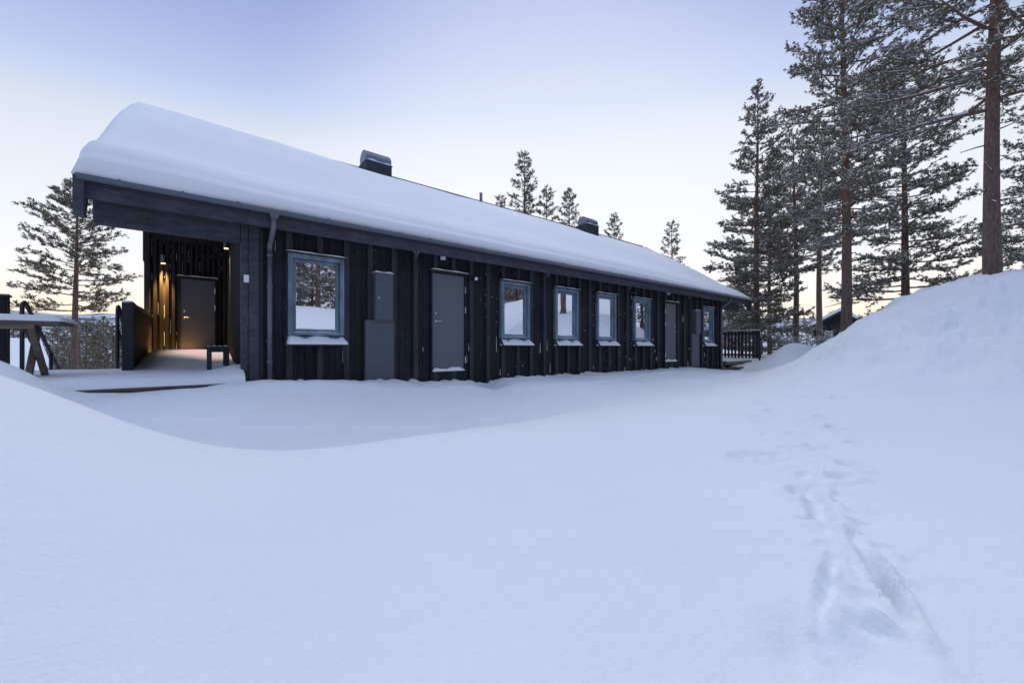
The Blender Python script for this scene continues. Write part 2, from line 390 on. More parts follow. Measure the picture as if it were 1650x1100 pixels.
# far hills: a ring of rounded fells with open snow and forest
def hills():
    na, nr = 420, 26
    az = np.linspace(R(-75), R(150), na)            # world azimuth from +X towards +Y
    rr = np.linspace(700, 2300, nr)
    A, RR = np.meshgrid(az, rr, indexing='ij')
    prof = np.sin(np.clip((RR - 700) / 1100, 0, 1) * np.pi / 2) ** 1.3
    top = 100 + 16 * fbm(A * 3.0, RR * 0 + 3, 3, 70) + 7 * perlin(A * 14, RR * .002, 72)
    Z = -42 + (top + 42) * prof + 4 * fbm(A * 25, RR * .01, 3, 75) * prof
    X = np.cos(A) * RR; Y = np.sin(A) * RR
    m, nt, b = mat('fell_side')
    g = N(nt, 'ShaderNodeNewGeometry'); mp = N(nt, 'ShaderNodeMapping'); mp.inputs['Scale'].default_value = (1, 1, 2.5); L(nt, g.outputs['Position'], mp.inputs[0])
    n1 = noise(nt, .012, 6, mp.outputs[0], .7); n2 = noise(nt, .09, 4, mp.outputs[0], .8)
    a = addm(nt, n1.outputs[0], n2.outputs[0], .75)
    r = ramp(nt, [(.80, (.72, .75, .80)), (.90, (.17, .20, .25)), (1, (.085, .105, .13))]); L(nt, a, r.inputs[0]); L(nt, r.outputs[0], b.inputs['Base Color'])
    b.inputs['Roughness'].default_value = 1; b.inputs['Specular IOR Level'].default_value = 0
    o = npmesh('hills', np.stack([X.ravel(), Y.ravel(), Z.ravel()], 1), grid_faces(na, nr), [m])
    tag(o, 'distant snowy fells with patches of forest', None, None, 'structure')
hills()

# ------------------------------------------------------------------ the long black house
XL, XR = on_plane(400, Y0), on_plane(1160, Y0)
YG = 7.08; XRL, XRR = -1.19, 19.27               # gutter line and roof ends
YR, ZR = 12.39, 5.42                             # ridge
ZE = 2.04                                        # roof surface at the eave
YB = 2 * YR - Y0                                 # rear wall
SL = (ZR - ZE) / (YR - YG)
house = thing('house', 'long low black timber house with thick snow on its roof', 'house', (XL, Y0, -1.2))
WINX = [1.125, 5.59, 7.40, 9.12, 10.97, 15.62]; WW = .90; WZ0, WZ1 = .20, 1.585
DOORX = [3.791, 12.84]; DW = .80; DZ0, DZ1 = -.47, 1.57
openings = [(x - .01, x + WW + .01, WZ0 - .02, WZ1 + .01) for x in WINX] + [(x - .03, x + DW + .03, DZ0 - .06, DZ1 + .03) for x in DOORX]
ZT = 2.02; ZBOT = -1.35
def spans(x0, x1):
    s = [(ZBOT, ZT)]
    for (a, b, z0, z1) in openings:
        if x1 > a + .005 and x0 < b - .005:
            n = []
            for (p, q) in s:
                if z0 > p: n.append((p, min(q, z0)))
                if z1 < q: n.append((max(p, z1), q))
            s = n
    return s
def cut_x(x0, x1):                                # split a board wherever an opening edge crosses it
    cs = sorted({x0, x1} | {c for o in openings for c in o[:2] if x0 < c < x1})
    return list(zip(cs[:-1], cs[1:]))
rb = random.Random(11)
wall = MB()
wall.box(XL + .01, XR - .01, 7.62, 7.70, ZBOT, ZT)
x = XL; under = []
while x < XR - .02:
    w = rb.uniform(.105, .135); e = min(x + w, XR)
    y = 7.525 + rb.uniform(0, .012)
    for (a, b) in cut_x(x, e - .006):
        for (p, q) in spans(a, b): wall.box(a, b, y, 7.61, p, q)
    under.append(e); x = e
wall.extr([(7.5, ZBOT), (YB, ZBOT), (YB, 2.05), (7.5, 2.05)], 'x', XR - .04, XR + .02)
wall.extr([(7.6, 2.1), (YR, ZR - .1), (YB, 2.1)], 'x', XR - .05, XR + .01)
wall.box(-1.05, XR, YB - .05, YB, -3.5, 2.1)
wall.build('wall', M_BOARD, house)
bat = MB(); bx = []
x = 1.162 - .45
while x < XR - .1:
    bx.append(x + rb.uniform(-.015, .015)); x += .45
for c in bx:
    y = 7.472 + rb.uniform(-.008, .006)
    for (a, b) in cut_x(c - .048, c + .048):
        for (p, q) in spans(a, b): bat.box(a, b, y, 7.522, p, q)
bat.build('batten', M_BATTEN, house)
# wind-packed snow slivers in the joints
sn = MB()
def sliver(c, z, h, w, y=7.505):
    sn.hexa([(c - w, y, z), (c + w, y, z), (c + w, 7.53, z), (c - w, 7.53, z), (c - w * .3, y + .008, z + h), (c + w * .3, y + .008, z + h), (c + w * .3, 7.53, z + h), (c - w * .3, 7.53, z + h)])
for c in under + [b + s * .052 for b in bx for s in (-1, 1)]:
    for _ in range(rb.choice([0, 0, 0, 1, 1])):
        z = rb.uniform(-.8, 1.8) if rb.random() < .5 else rb.uniform(-.85, .1)
        h = rb.choice([.03, .06, .12, .22, .34]) * rb.uniform(.6, 1.3)
        if any(a < c < b and z + h > p and z < q for (a, b, p, q) in openings): continue
        sliver(c, z, h, rb.uniform(.0014, .0032))
    for _ in range(rb.choice([0, 0, 0, 0, 0, 3, 6])):
        z = rb.uniform(-.85, 1.85) ; h = rb.uniform(.008, .022)
        if any(a < c < b and z + h > p and z < q for (a, b, p, q) in openings): continue
        sliver(c + rb.gauss(0, .002), z, h, rb.uniform(.0008, .0022))
tag(sn.build('frost', M_CAP, house), kind='stuff')
def snow_strip(mb, x0, x1, y0, y1, zb, h, seed, n=14, slope=0.0):
    """rounded snow lying on a ledge: front edge y0, back y1"""
    r = random.Random(seed); hs = [max(.15, 1 + .45 * math.sin(seed + i * .9) * r.uniform(.2, 1)) * h for i in range(n + 1)]
    hs[0] *= .35; hs[-1] *= .35
    rows = []
    for i in range(n + 1):
        X = x0 + (x1 - x0) * i / n; hh = hs[i]
        rows.append([(X, y0 - .002, zb), (X, y0 - .006, zb + hh * .45), (X, y0 + (y1 - y0) * .25, zb + hh * .9 + slope * .25), (X, y0 + (y1 - y0) * .65, zb + hh + slope * .65), (X, y1, zb + hh * .95 + slope), (X, y1, zb - .002)])
    b = len(mb.v); k = 6
    for rw in rows: mb.v += rw
    for i in range(n):
        for j in range(k - 1):
            mb.f.append((b + i * k + j, b + i * k + j + 1, b + (i + 1) * k + j + 1, b + (i + 1) * k + j)); mb.m.append(0)
    mb.f.append(tuple(b + j for j in range(k))); mb.m.append(0); mb.f.append(tuple(b + n * k + j for j in range(k))[::-1]); mb.m.append(0)

def window(x, w, z0, z1, blind, label, seed):
    f = MB(); c = .075; yo = 7.45
    # outer casing
    f.box(x, x + c, yo, 7.60, z0, z1); f.box(x + w - c, x + w, yo, 7.60, z0, z1)
    f.box(x + c, x + w - c, yo, 7.60, z1 - c, z1); f.box(x + c, x + w - c, yo + .01, 7.60, z0, z0 + c * .7)
    root = f.build('window', M_WINBLUE, house, bevel=.006); tag(root, label)
    s = MB(); a, b, p, q = x + c + .008, x + w - c - .008, z0 + c * .7 + .008, z1 - c - .008; t = .045
    s.box(a, a + t, 7.50, 7.57, p, q); s.box(b - t, b, 7.50, 7.57, p, q); s.box(a + t, b - t, 7.50, 7.57, q - t, q); s.box(a + t, b - t, 7.50, 7.57, p, p + t)
    s.build('sash', M_WINBLUE, root, bevel=.004)
    MB().box(a + t, b - t, 7.545, 7.55, p + t, q - t).build('pane', M_GLASS, root)
    k = MB(); k.box(a + t, b - t, 7.605, 7.61, p + t, q - t); k.build('blind' if blind else 'backing', M_CURTAIN if blind else M_DARKIN, root)
    sl = MB(); sl.extr([(7.315, z0 - .175), (7.315, z0 - .155), (7.44, z0 - .035), (7.60, z0 - .035), (7.60, z0 - .06), (7.33, z0 - .175)], 'x', x - .035, x + w + .035)
    sl.build('sill', M_TRIM, root)
    h = MB(); h.box(x - .03, x + w + .03, 7.405, 7.60, z1 + .005, z1 + .022); h.build('flashing', M_TRIM, root)
    k = MB(); snow_strip(k, x - .03, x + w + .03, 7.32, 7.47, z0 - .158, .05, seed, slope=.10); k.build('snow', M_CAP, root, smooth=True)
    k = MB(); snow_strip(k, x - .03, x + w + .03, 7.41, 7.49, z1 + .022, .026, seed + 3, slope=.0)
    k.build('snow', M_CAP, root, smooth=True); k = MB()
    snow_strip(k, a + t, b - t, 7.505, 7.545, p + t, .016, seed + 5, 10); k.build('snow', M_CAP, root, smooth=True); k = MB(); snow_strip(k, x + c, x + w - c, 7.465, 7.5, z0 + c * .7, .012, seed + 7, 10)
    k.build('snow', M_CAP, root, smooth=True)
wl = ['leftmost large blue-grey window left of the electric cabinet', 'blue-grey window just right of the first door', 'second window right of the first door',
      'window with pale pinkish pane in the middle of the row', 'window with white pane left of the far door', 'small far window beside the far cabinet']
for i, X in enumerate(WINX): window(X, WW, WZ0, WZ1, i in (3, 4), wl[i], i * 7 + 1)

def door(x, yf, z0, z1, label, seed, hand=1, parent=house, w=DW, mt=M_DOOR):
    """hand 1: handle left, hinges right"""
    f = MB(); t = .035
    f.box(x - t, x, yf - .05, yf + .07, z0 - .05, z1 + t); f.box(x + w, x + w + t, yf - .05, yf + .07, z0 - .05, z1 + t); f.box(x, x + w, yf - .05, yf + .07, z1, z1 + t)
    f.box(x - t, x + w + t, yf - .04, yf + .07, z0 - .32, z0 - .05)
    root = MB().box(x + .004, x + w - .004, yf - .012, yf + .04, z0, z1 - .004).build('door', mt, parent, bevel=.004); tag(root, label)
    f.build('door_frame', M_BOARD, root)
    hx = x + .09 if hand > 0 else x + w - .09; s = 1 if hand > 0 else -1
    h = MB(); h.tube([(hx, yf - .03, z0 + 1.02), (hx, yf - .012, z0 + 1.02)], .028, 14); h.tube([(hx, yf - .07, z0 + 1.02), (hx, yf - .03, z0 + 1.02)], .011, 8)
    h.tube([(hx - s * .01, yf - .065, z0 + 1.02), (hx + s * .115, yf - .065, z0 + 1.015), (hx + s * .125, yf - .05, z0 + 1.015)], .011, 8)
    h.build('handle', M_STEEL, root, smooth=True)
    MB().tube([(hx, yf - .028, z0 + 1.19), (hx, yf - .012, z0 + 1.19)], .028, 14).build('lock', M_STEEL, root, smooth=True)
    ex = x + w if hand > 0 else x
    for k, q in enumerate((.12, 1.22, 1.66)):
        MB().tube([(ex, yf - .058, z0 + q), (ex, yf - .058, z0 + q + .14)], .012, 8).build('hinge', M_STEEL, root)
    k = MB()
    MB().box(x - .07, x + w + .07, yf - .12, yf + .06, z1 + t + .004, z1 + t + .02).build('flashing', M_TRIM, root)
    snow_strip(k, x - .06, x + w + .06, yf - .115, yf - .04, z1 + t + .02, .028, seed)
    k.build('snow', M_CAP, root, smooth=True); k = MB()
    snow_strip(k, x + .005, x + w - .005, yf - .05, yf - .012, z0 - .05, .07, seed + 2, 10)
    k.build('snow', M_CAP, root, smooth=True)
    return root
door(DOORX[0], 7.52, DZ0, DZ1, 'plain grey frosted door with silver handle, nearest on the facade', 31)
door(DOORX[1], 7.52, DZ0, DZ1, 'pale grey far door between the last windows', 41, hand=-1)

# electric cabinets
def cabinet(xu, wu, xl_, wl_, label, seed):
    up = MB().box(xu, xu + wu, 7.345, 7.52, .51, 1.41).build('meter_box', M_BOX, house, bevel=.006); tag(up, label)
    MB().box(xu + .012, xu + wu - .012, 7.336, 7.345, .53, 1.39).build('box_door', M_BOX, up)
    MB().tube([(xu + .07, 7.325, .93), (xu + .07, 7.336, .93)], .013, 10).build('lock', M_WHITE, up)
    k = MB(); snow_strip(k, xu - .01, xu + wu + .01, 7.34, 7.47, 1.41, .03, seed, 10); k.build('snow', M_CAP, up, smooth=True)
    lo = MB().box(xl_, xl_ + wl_, 7.42, 7.52, -1.0, .505).build('cable_cover', M_BOX, house, bevel=.006)
    MB().box(xl_ - .006, xl_ + wl_ + .006, 7.405, 7.52, .505, .51).build('rim', M_PIPE, lo)
cabinet(2.545, .35, 2.39, .55, 'upper electric cabinet next to the big window', 51)
cabinet(14.80, .37, 14.63, .60, 'upper electric cabinet beside the far window', 61)

# corner boards, beam, fascia, gutter
c = MB(); c.box(XL - .10, XL + .0, 7.46, 7.60, -1.3, 2.03); c.box(XL + .004, XL + .13, 7.43, 7.50, -1.3, 2.03)
c.build('corner_board', M_TRIM, house)
MB().box(XR - .06, XR + .05, 7.46, 7.6, -1.35, 2.03).build('corner_board', M_BATTEN, house)
MB().box(XRL + .06, XL - .11, 7.46, 7.60, 1.64, 2.04).build('porch_beam', M_TRIM, house, bevel=.006)
MB().box(XR + .055, XRR - .35, 7.46, 7.60, 1.60, 2.04).build('porch_beam', M_TRIM, house, bevel=.006)
MB().box(XRL + .03, XRR - .03, 7.14, 7.175, 1.86, 2.035).build('fascia', M_TRIM, house)
g = MB(); n = 10
pr = [(7.128 - .062 - .062 * math.cos(math.pi * (i / n)), 2.118 - .062 * math.sin(math.pi * (i / n)) - (0.0)) for i in range(n + 1)]
inner = [(y + (.006 if y < 7.07 else -.006), z + .006) for (y, z) in pr][::-1]
g.extr(pr + inner, 'x', XRL - .02, XRR + .01)
gut = g.build('gutter', M_GUTTER, house, smooth=False)
X = XRL + .35
while X < XRR:
    k = MB(); k.extr([(y - (.004 if y < 7.09 else 0), z - .003) for (y, z) in pr], 'x', X, X + .022); k.box(X - .003, X + .025, 7.005, 7.02, 2.10, 2.135)
    k.build('gutter_bracket', M_PIPE, gut); X += .62
# roof plates
r = MB()
for s in (1, -1):
    ye = YG if s > 0 else 2 * YR - YG
    a = [(ye, ZE + .01), (YR, ZR), (YR, ZR - .14), (ye + s * .09, ZE - .03)]
    r.extr(a, 'x', XRL, XRR)
roof = r.build('roof', M_ROOFT, house)
MB().box(XRL + .3, XRR - .3, YR - .07, YR + .07, ZR + .002, ZR + .105).build('ridge_cap', M_GUTTER, roof)
for (xa, xb) in ((XRL - .05, XRL + .045), (XRR - .045, XRR + .05)):
    for s in (1, -1):
        ye = YG - .02 if s > 0 else 2 * YR - YG + .02
        k = MB(); y2 = ye + s * .30
        k.extr([(ye, ZE + .10), (YR, ZR + .12), (YR, ZR - .26), (y2, ZE - .26 + (abs(y2 - YG) * SL if s > 0 else .1)), (ye + s * .13, ZE - .42), (ye, ZE - .42)], 'x', xa, xb)
        k.build('barge_board', M_TRIM, roof)
# soffits: open timber lining under the eaves
k = MB(); k.box(XL, XR, 7.18, 7.46, 2.03, 2.05); k.extr([(YG + .1, ZE - .08), (YG + .1, ZE - .06), (YR, ZR - .16), (YR, ZR - .18)], 'x', XR + .06, XRR - .1)
k.build('soffit', M_BOARD, roof)
# rafters under right overhang
# ---- porch recess at the left end
YW = 13.0
pz = 2.95
k = MB()
k.extr([(7.6, 2.06), (7.6, 2.10), (9.0, pz + .04), (YW, pz + .04), (YW, pz), (9.0, pz)], 'x', XRL + .06, XL)
k.build('porch_ceiling', M_RECESS, house)
k = MB(); k.extr([(7.62, 2.12), (9.0, pz + .05), (YW, pz + .05), (YW, 2.1), (YB, 2.1), (YR, ZR - .2)], 'x', XRL + .06, XRL + .12)
k.build('gable_wall', M_RECESS, house)
k = MB(); xb0, xb1 = -1.10, XL
dx0, dx1 = on_plane(290, YW), on_plane(346.5, YW); dw = dx1 - dx0; dz1 = elev(318, 451, YW); dz0 = dz1 - 2.0
k.box(xb0, xb1, YW + .06, YW + .12, -1.3, pz); k.box(xb0, xb0 + .10, YW - .1, YW + .05, -1.3, pz)
k.box(xb0 + .1, xb1, YW - .03, YW + .05, 2.64, pz)
x = xb0 + .16
while x < xb1 - .05:
    if x + .055 < dx0 - .05 or x > dx1 + .05: k.box(x, x + .055, YW - .02, YW + .05, -1.0, 2.63)
    else: k.box(x, x + .055, YW - .02, YW + .05, dz1 + .06, 2.63)
    x += .115
k.box(xb0, xb0 + .05, YW + .12, YB, -3.5, 2.1)
k.build('porch_back_wall', M_RECESS, house)
k = MB(); k.extr([(7.62, -1.3), (YW, -1.3), (YW, pz), (8.95, pz), (7.62, 2.1)], 'x', XL - .01, XL + .05)
y = 7.68
while y < YW - .1:
    k.box(XL - .065, XL - .012, y, y + .06, -1.0, 2.9 if y > 8.9 else 2.0); y += .14
k.build('porch_side_wall', M_RECESS, house)
door(dx0, YW - .03, dz0, dz1, 'dark grey door at the back of the porch', 71, w=dw, mt=M_BOX)
# snow slivers in the porch slats
k = MB(); rr_ = random.Random(5)
for i in range(46):
    X = xb0 + .16 + .115 * rr_.randint(0, 13) - .03; z = rr_.uniform(1.9, 2.55) if i % 2 else rr_.uniform(-.1, 2.3); h = rr_.uniform(.03, .35)
    if dx0 - .05 < X < dx1 + .05 and z < dz1 + .1: continue
    k.box(X - .004, X + .004, YW + .03, YW + .058, z, z + h)
tag(k.build('frost', M_CAP, house), kind='stuff')
def wall_lamp(x, y, z, label, power, ang):
    o = MB().tube([(x, y, z), (x, y, z + .20)], .05, 16).build('wall_lamp', M_GUTTER, house, smooth=False); tag(o, label)
    MB().tube([(x, y, z - .012), (x, y, z - .002)], .042, 16).build('bulb', M_GLOW, o)
    MB().box(x - .02, x + .02, y + .04, y + .12, z + .06, z + .14).build('bracket', M_PIPE, o)
    l = bpy.data.lights.new('lamp_light', 'SPOT'); l.energy = power; l.color = (1, .50, .12) if power > 300 else (1, .64, .50); l.spot_size = R(ang); l.spot_blend = .6; l.shadow_soft_size = .04
    lo = bpy.data.objects.new('lamp_light', l); COL.objects.link(lo); lo.parent = o
    off = ROOT[o.name]; lo.location = (x - off[0], y - off[1], z - .03 - off[2])
wall_lamp(on_plane(263, YW - .10), YW - .10, elev(263, 424, YW - .10), 'lit porch lamp on the left slats', 800, 44)
wall_lamp(on_plane(364.5, 11.4), 11.4, elev(364.5, 400, 11.4), 'lit porch lamp near the ceiling corner', 190, 56)
# small fittings on the facade
def fitting(name, px, py, w, h, m, label, d=.03, Y=7.47):
    X = on_plane(px, Y); Z = elev(px, py, Y)
    o = MB().box(X - w / 2, X + w / 2, Y - d, Y + .02, Z - h / 2, Z + h / 2).build(name, m, house, bevel=.005); tag(o, label); return X, Z, o
fitting('wall_light', 713, 414.5, .10, .11, M_WHITE, 'small white square light above the near door', .05)
fitting('wall_light', 1076.5, 472, .10, .11, M_WHITE, 'small white square light above the far door', .05)
fitting('switch', 397, 449, .07, .12, M_WHITE, 'white switch on the corner board', .02, 7.455)
for (px, py) in ((669, 411), (881, 443), (1013, 463), (1109, 480)):
    X, Z, o = fitting('cable_clamp', px, py, .06, .10, M_PIPE, None, .07)
    MB().tube([(X - .05, 7.43, Z + .05), (X + .06, 7.43, Z + .045)], .012, 6).build('bolt', M_STEEL, o)
X, Z, o = fitting('spotlight', 762, 449, .10, .07, M_BLACK, 'black spotlight beside the near door', .10, 7.46)
MB().tube([(X, 7.32, Z - .02), (X, 7.36, Z)], .04, 12).build('lens', M_STEEL, o)

# downpipes
X = .875
d = MB(); d.tube([(X, 7.07, 2.06), (X, 7.07, 1.97), (X, 7.07, 1.90), (X - .005, 7.10, 1.83), (X - .01, 7.30, 1.70), (X - .02, 7.37, 1.64), (X - .02, 7.38, 1.56)], .038, 12)
d.tube([(X - .02, 7.38, 1.57), (X - .02, 7.38, -.56)], .036, 12)
dp = d.build('downpipe', M_PIPE, house, smooth=True); tag(dp, 'downpipe at the near corner of the facade')
k = MB()
for z in (1.45, .95, -.25): k.tube([(X - .02, 7.38, z), (X - .02, 7.38, z + .04)], .042, 12)
k.extr([(X - .085, 2.12), (X + .085, 2.12), (X + .042, 1.98), (X - .042, 1.98)], 'y', 7.008, 7.018)
k.build('pipe_clamp', M_PIPE, dp)
X = 17.05
d = MB(); d.tube([(X + .10, 7.075, 2.06), (X + .10, 7.075, 1.95), (X + .06, 7.12, 1.84), (X, 7.28, 1.72), (X - .01, 7.37, 1.62), (X - .01, 7.38, 1.5), (X - .01, 7.38, -.75), (X + .02, 7.33, -.86), (X + .07, 7.25, -.9)], .045, 12)
dp = d.build('downpipe', M_PIPE, house, smooth=True); tag(dp, 'downpipe at the far corner of the facade')

# chimneys and vents
def chimney(x0, w, yf, zt, label):
    dd = .62
    o = MB().box(x0, x0 + w, yf, yf + dd, zt - 1.0, zt).build('chimney', M_CHIM, roof, bevel=.008); tag(o, label)
    k = MB(); n = 14
    arc = [(yf + dd / 2 + .27 * math.cos(math.pi * i / n * 1.24 - .38), zt + .14 + .23 * math.sin(math.pi * i / n * 1.24 - .38)) for i in range(n + 1)]
    k.extr(arc + [(a - (.012 if a > yf + dd / 2 else -.012), b - .012) for (a, b) in arc[::-1]], 'x', x0 + .02, x0 + w - .02)
    k.extr(arc, 'x', x0 - .0, x0 + .02)
    k.extr(arc, 'x', x0 + w - .02, x0 + w)
    k.build('cowl', M_CAPMET, o)
    k = MB(); k.box(x0 - .02, x0 + w + .02, yf - .02, yf + dd + .02, zt + .001, zt + .02); k.build('rim', M_CAPMET, o)
    k = MB(); snow_strip(k, x0 - .01, x0 + w + .01, yf - .01, yf + .12, zt + .02, .05, 5, 12)
    s = len(k.v); m = 16; arc2 = arc[2:-4]
    for j in range(m + 1):
        for (a, b) in arc2:
            hh = .012 + .02 * abs(math.sin(j * 1.7 + a * 6)); k.v.append((x0 + w * j / m, yf + dd / 2 + (a - yf - dd / 2) * (1 + hh), zt + .14 + (b - zt - .14) * (1.05 + hh * 1.5)))
    q = len(arc2)
    for j in range(m):
        for i in range(q - 1): k.f.append((s + j * q + i, s + j * q + i + 1, s + (j + 1) * q + i + 1, s + (j + 1) * q + i)); k.m.append(0)
    k.build('snow', M_CAP, o, smooth=True)
YC = 11.72
x0 = on_plane(590, YC); chimney(x0, .78, YC, elev(590, 257, YC), 'near chimney with curved metal cowl')
x0 = on_plane(946, YC); chimney(x0, .82, YC, elev(946, 360, YC), 'far chimney with curved metal cowl')
X = on_plane(775, 12.15); Z = elev(775, 311, 12.15)
k = MB(); k.tube([(X, 12.15, Z - .6), (X, 12.15, Z)], .055, 12); tag(k.build('vent_pipe', M_PIPE, roof, smooth=True), 'grey vent pipe near the ridge')
X = on_plane(985, 7.95); Z = elev(985, 434, 7.95)
k = MB(); k.tube([(X - .3, 7.98, Z + .06), (X + .15, 7.95, Z + .0), (X + .2, 7.9, Z + .05), (X + .15, 7.88, Z + .1)], .018, 6); k.tube([(X - .3, 7.98, Z + .04), (X - .1, 7.9, Z - .02)], .02, 6)
k.build('snow_guard', M_BLACK, roof)

# ---- snow blanket on the roof
def roof_snow():
    nu, nv = 420, 84
    u = np.linspace(XRL - .06, XRR + .03, nu)
    v = np.concatenate([np.linspace(0, .5, 22)[:-1], np.linspace(.5, 2.2, 26)[:-1], np.linspace(2.2, 7.4, nv - 46)])
    nv = len(v); U, V = np.meshgrid(u, v, indexing='ij')
    run = YR - YG + .08
    Yc = YG - .035 + V
    base = np.where(Yc < YR, np.maximum(ZE + (Yc - YG) * SL, 2.108), ZR - (Yc - YR) * SL)
    left = ss(5.5, -1, U); right = ss(9, 19, U)
    amp = 1.0 + .08 * left - .5 * right
    wob = .10 * perlin(U * .35, V * .1, 80)
    cre = .80 + .35 * ss(0, 8, U) + .10 * np.sin(U * .5) + wob                      # crease: the snow above has crept down
    t = (.40 * ss(-.25, .40, V) ** .75 - .085 * ss(cre - .42, cre, V) + .08 * ss(cre, cre + 1.6, V))
    t = t * amp
    ridge = ss(4.9, 1.9, np.abs(Yc - YR) * 1.0 + 1.9 - 0) * 0
    tr = .135 + .14 * left - .01 * right                                       # thinner towards the ridge
    k = ss(1.9, .15, np.abs(Yc - YR)); t = t * (1 - k) + tr * k
    t = t + .012 * fbm(U * .9, V * .9, 3, 81) + .05 * fbm(U * .22, V * .7, 2, 84) * ss(.3, .9, V)
    d = np.minimum(U - (XRL - .06), (XRR + .03) - U)
    t = t * (1 - (1 - np.clip(d / .17, 0, 1)) ** 2.2) ** .5
    t = np.where(V <= 0, 0, t)
    t = t + .05 * g2(U, V, XRL + .6, .3, .8, .4)
    # round the ridge itself
    rz = -.06 * np.exp(-((Yc - YR) / .14) ** 2)
    Z = base + t + rz
    bulge = -.035 * np.sin(np.clip(V / .35, 0, 1) * np.pi) * amp
    Yn = Yc + bulge
    top = np.stack([U.ravel(), Yn.ravel(), Z.ravel()], 1)
    bot = np.stack([U.ravel(), Yc.ravel() + .01, (base - .0).ravel() + .004], 1)
    Ft = grid_faces(nu, nv); nV = len(top)
    fb = (Ft + nV)[:, ::-1]
    e = []
    for i in range(nu - 1):
        e.append((i * nv, i * nv + nV, (i + 1) * nv + nV, (i + 1) * nv)); a = i * nv + nv - 1; e.append((a, a + nv, a + nv + nV, a + nV))
    for j in range(nv - 1):
        e.append((j, j + 1, j + 1 + nV, j + nV)); a = (nu - 1) * nv + j; e.append((a, a + nV, a + 1 + nV, a + 1))
    o = npmesh('roof_snow', np.vstack([top, bot]), np.vstack([Ft, fb, np.array(e)]), [M_RSNOW])
    tag(o, 'thick smooth blanket of snow lying on the long house roof', 'snow')
roof_snow()

# ------------------------------------------------------------------ deck with its snow
DZ = -.50
deck = thing('wooden_deck', 'low wooden deck under snow in front of the porch', 'deck', (-3, 7.0, -1.0))
k = MB(); k.box(-9, XL - .12, 6.98, 7.02, -.76, -.56); k.box(-9, XL - .12, 6.96, 7.10, -.555, -.525)
k.build('edge_board', M_DECKW, deck)
k = MB()
y = 7.11
while y < 10.4: k.box(-9, XL - .12, y, y + .12, -.56, -.53); y += .128
while y < 13: k.box(-1.05, XL - .07, y, y + .12, -.56, -.53); y += .128
k.build('decking', M_DECKW, deck)
k = MB(); k.box(-.02, XL - .13, 6.90, 6.955, -.70, -.55); k.build('step_board', M_DECKW, deck)
def deck_snow():
    u = np.linspace(-9, XL - .075, 190); v = np.linspace(6.99, 12.99, 130)
    U, V = np.meshgrid(u, v, indexing='ij')
    t = .125 + .02 * fbm(U * .8, V * .8, 3, 90)
    t = t * (1 - (1 - np.clip((V - 6.99) / .25, 0, 1)) ** 2) ** .5
    inpo = ss(-1.25, -.8, U)
    t = t + inpo * ss(9.3, 12.2, V) * .34 + .07 * g2(U, V, .45, 7.9, .3, .5) + .10 * g2(U, V, .5, 9.2, .22, 1.2) + .06 * g2(U, V, -.2, 10.6, .6, 1.0)
    edge = np.where(V > 10.42, ss(-1.10, -1.0, U), 1.0)
    t = t * edge
    Z = -.528 + t
    V2 = np.where((V > 10.42) & (U < -1.08), 10.42 + (V - 10.42) * .001, V)
    o = npmesh('deck_snow', np.stack([U.ravel(), V2.ravel(), np.where((V > 10.42) & (U < -1.08), -.54, Z).ravel()], 1), grid_faces(190, 130), [M_SNOW])
    tag(o, 'flat layer of snow on the deck, tinted warm under the porch lamps', 'snow')
deck_snow()
# parapet of black boards right of the stair
def parapet(x0, x1, y0, y1, zt, label, seed):
    o = thing('parapet', label, 'railing', ((x0 + x1) / 2, y0, -.5))
    k = MB()
    alongy = (y1 - y0) > (x1 - x0)
    if alongy:
        y = y0 + .06
        while y < y1: k.box(x0 + .02, x1 - .02, y, min(y + .112, y1), -.75, zt - .03); y += .118
    else:
        x = x0 + .06
        while x < x1: k.box(x, min(x + .112, x1), y0 + .02, y1 - .02, -.75, zt - .03); x += .118
    k.build('panel', M_BOARD, o)
    k = MB(); k.box(x0 - .01, x0 + .10 if not alongy else x1 + .01, y0 - .05, y0 + .05 if alongy else y1 + .01, -.75, zt - .002); k.build('post', M_BATTEN, o)
    k = MB(); k.box(x0 - .015, x1 + .015, y0 + .052 if alongy else y0 - .015, y1 + (0 if alongy else .015), zt - .03, zt); k.build('cap_rail', M_BATTEN, o)
    k = MB(); n = 16
    for i in range(n):
        a = i / n; b = (i + 1) / n
        ha = .03 + .012 * math.sin(i * 1.1); hb = .03 + .012 * math.sin((i + 1) * 1.1)
        if alongy:
            ya, yb = y0 - .04 + (y1 - y0 + .03) * a, y0 - .04 + (y1 - y0 + .03) * b
            k.hexa([(x0 - .01, ya, zt), (x1 + .01, ya, zt), (x1 + .01, yb, zt), (x0 - .01, yb, zt), (x0 + .015, ya, zt + ha), (x1 - .015, ya, zt + ha), (x1 - .015, yb, zt + hb), (x0 + .015, yb, zt + hb)])
        else:
            xa, xb = x0 + (x1 - x0) * a, x0 + (x1 - x0) * b
            k.hexa([(xa, y0 - .01, zt), (xb, y0 - .01, zt), (xb, y1 + .01, zt), (xa, y1 + .01, zt), (xa, y0 + .015, zt + ha), (xb, y0 + .015, zt + hb), (xb, y1 - .015, zt + hb), (xa, y1 - .015, zt + ha)])
    k.build('snow', M_CAP, o, smooth=True)
parapet(-1.06, -.94, 9.35, 12.88, .76, 'black boarded parapet running back to the porch wall', 3)
parapet(-6.5, -2.52, 10.25, 10.37, .86, 'black boarded parapet at the left edge, behind the picnic table', 4)
